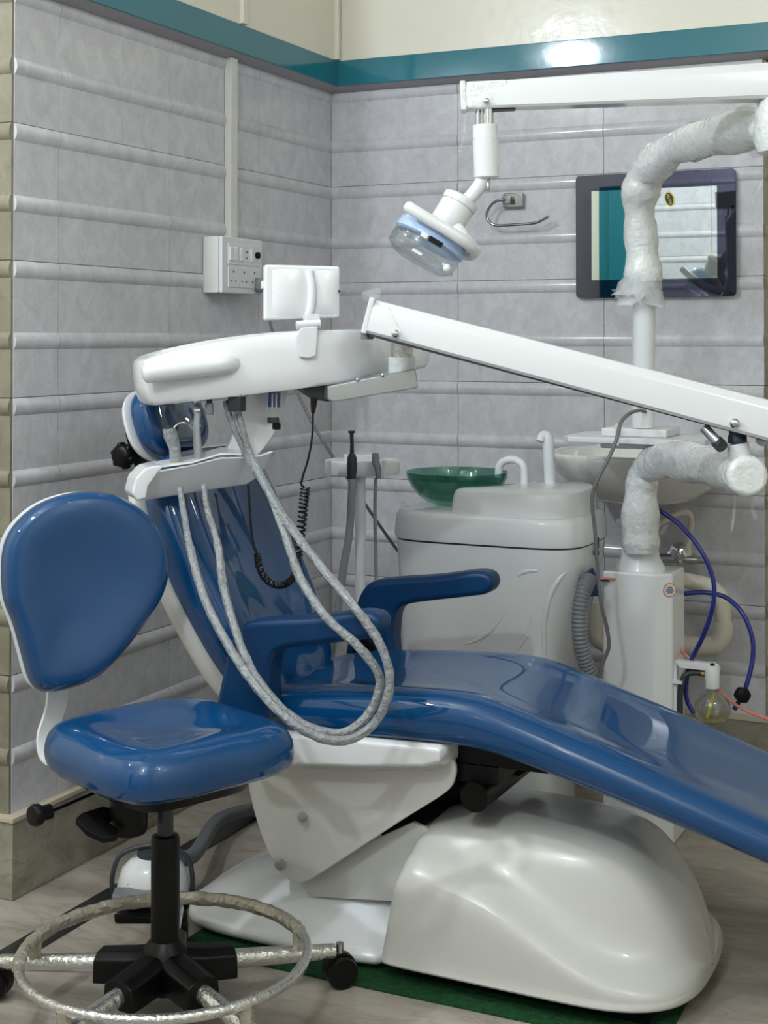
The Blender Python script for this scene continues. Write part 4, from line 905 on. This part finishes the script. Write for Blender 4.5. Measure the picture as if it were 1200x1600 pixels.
hose('pink_tube', 'long pink tube trailing off to the right past the glass jar', 'tube',
     [(1055, 1006, 3.5), (1068, 1020, 3.5), (1082, 1034, 3.49), (1105, 1060, 3.48), (1126, 1080, 3.46), (1148, 1100, 3.45), (1170, 1112, 3.44), (1200, 1124, 3.43), (1245, 1145, 3.40), (1300, 1215, 3.36), (1345, 1300, 3.32), (1400, 1318, 3.28), (1480, 1322, 3.25)], .0036, 'pink_tube', 0)
jr = thing('drain_jar', 'round clear glass jar hung from a white bracket on the column', 'jar', at(1113, 1135, d=3.42))
JD = 3.42
JC = at(1113, 1105, d=JD)
make('jar_glass', lathe([(.012, .050), (.0145, .047), (.0145, .038), (.028, .030), (.040, .012), (.0425, -.004), (.038, -.022), (.026, -.036), (.010, -.042), (.0005, -.043)], 28, Matrix.Translation(JC), caps=False), 'bottle', jr, solid=.001)
make('jar_liquid', lathe([(.0005, -.041), (.020, -.037), (.030, -.030), (.0305, -.029), (.0005, -.029)], 24, Matrix.Translation(JC), caps=False), mat('yellowish_residue', (150, 140, 96), .3), jr)
make('cap', lathe([(.0165, 0), (.0175, .004), (.0175, .05), (.016, .053)], 24, Matrix.Translation(JC+UP*.046)), 'white_satin', jr, ang=30)
make('cap_plug', cyl(JC+UP*.098, JC+UP*.103, .006, 10), 'black', jr)
make('dip_tube', tube(path([(1116, 1080, JD), (1112, 1098, JD), (1105, 1122, JD)]), .004, 8), mat('yellow_tube', (208, 190, 84), .4), jr)
make('bracket_bar', prism([at(x, y, d=JD) for x, y in ((1056, 1036), (1064, 1033), (1122, 1038), (1127, 1046), (1120, 1050), (1062, 1044))], FW*.024), 'white_satin', jr, bevel=.002)
make('bracket_post', box(at(1056, 1082, d=3.44), (.009, .02, .145)), 'white_satin', jr, bevel=.002)
make('bracket_tie', box(at(1058, 1065, d=3.43), (.026, .022, .006)), 'white_satin', jr)
make('outlet_tube', tube(catmull(path([(1104, 1053, JD+.01), (1086, 1051, JD+.01), (1072, 1054, JD+.01), (1066, 1066, JD+.01), (1063, 1090, JD+.01), (1063, 1125, JD+.01)]), 5), .007, 12), 'dark_grey', jr)
make('outlet_fitting', cyl(at(1094, 1052, d=JD+.01), at(1101, 1053, d=JD+.01), .008, 12), 'brass', jr)

# ================================================================== foot control
fc = at(238, 1412, Z=.0); FO = V((fc.x, fc.y, 0))
fo = thing('foot_control', 'white and black round foot pedal on the floor behind the stool', 'foot pedal', FO)
FR = .078
make('pedal_base', lathe([(FR+.004, 0), (FR+.008, .006), (FR+.006, .014), (FR-.004, .016)], 36, Matrix.Translation(FO)), 'black', fo)
make('housing', lathe([(FR-.004, .014), (FR, .022), (FR-.002, .045), (FR-.012, .075), (FR-.03, .092), (.02, .098)], 36, Matrix.Translation(FO+FW*.012)), 'white', fo)
make('carry_hoop', tube(catmull([FO-_r*.083+UP*.01, FO-_r*.085+UP*.06, FO-_r*.066+UP*.102+FW*.01, FO+UP*.118+FW*.015, FO+_r*.066+UP*.102+FW*.01, FO+_r*.085+UP*.06, FO+_r*.083+UP*.01], 6), .0055, 10), 'dark_grey', fo)
make('rear_button', lathe([(.034, 0), (.036, .006), (.034, .014), (.02, .018)], 24, Matrix.Translation(FO+UP*.094+FW*.02)), 'dark_grey', fo)
pd = FO-FW*.045
make('toe_pedal', prism([pd+_r*a-FW*b+UP*h for a, b, h in ((-.072, .0, .034), (.03, .0, .034), (.03, .040, .030), (.015, .050, .028), (-.05, .050, .028), (-.072, .035, .030))], UP*.02), 'grey', fo, bevel=.005)
make('pedal_slot', prism([pd+_r*a+FW*b+UP*.053 for a, b in ((-.045, .0), (.03, .0), (.03, .02), (-.045, .02))], UP*.006), 'dark_grey', fo, bevel=.001)
make('foot_bar', prism([FO+_r*a-FW*b+UP*.003 for a, b in ((-.065, .088), (.03, .088), (.03, .108), (-.06, .108))], UP*.012), 'black', fo, bevel=.003)
make('pedal_hose', tube(catmull([FO+_r*.05+FW*.05+UP*.075, FO+_r*.08+FW*.09+UP*.075, at(335, 1287, Z=.06), at(365, 1272, Z=.045), at(402, 1265, Z=.02), at(450, 1262, Z=.02)], 6), .0165, 14), mat('dark_grey_hose', (92, 95, 100), .45), fo)

_groups = {'blue_tube': 'blue tubes round the column', 'pink_tube': 'pink tubes round the column', 'syringe_hose': 'wrapped instrument hoses', 'handpiece_hose': 'wrapped instrument hoses', 'saliva_ejector': 'suction wands in the holder', 'air_suction_wand': 'suction wands in the holder'}
for o in list(col.objects):
    if o.parent is None and o.name.split('.')[0] in _groups: o['group'] = _groups[o.name.split('.')[0]]
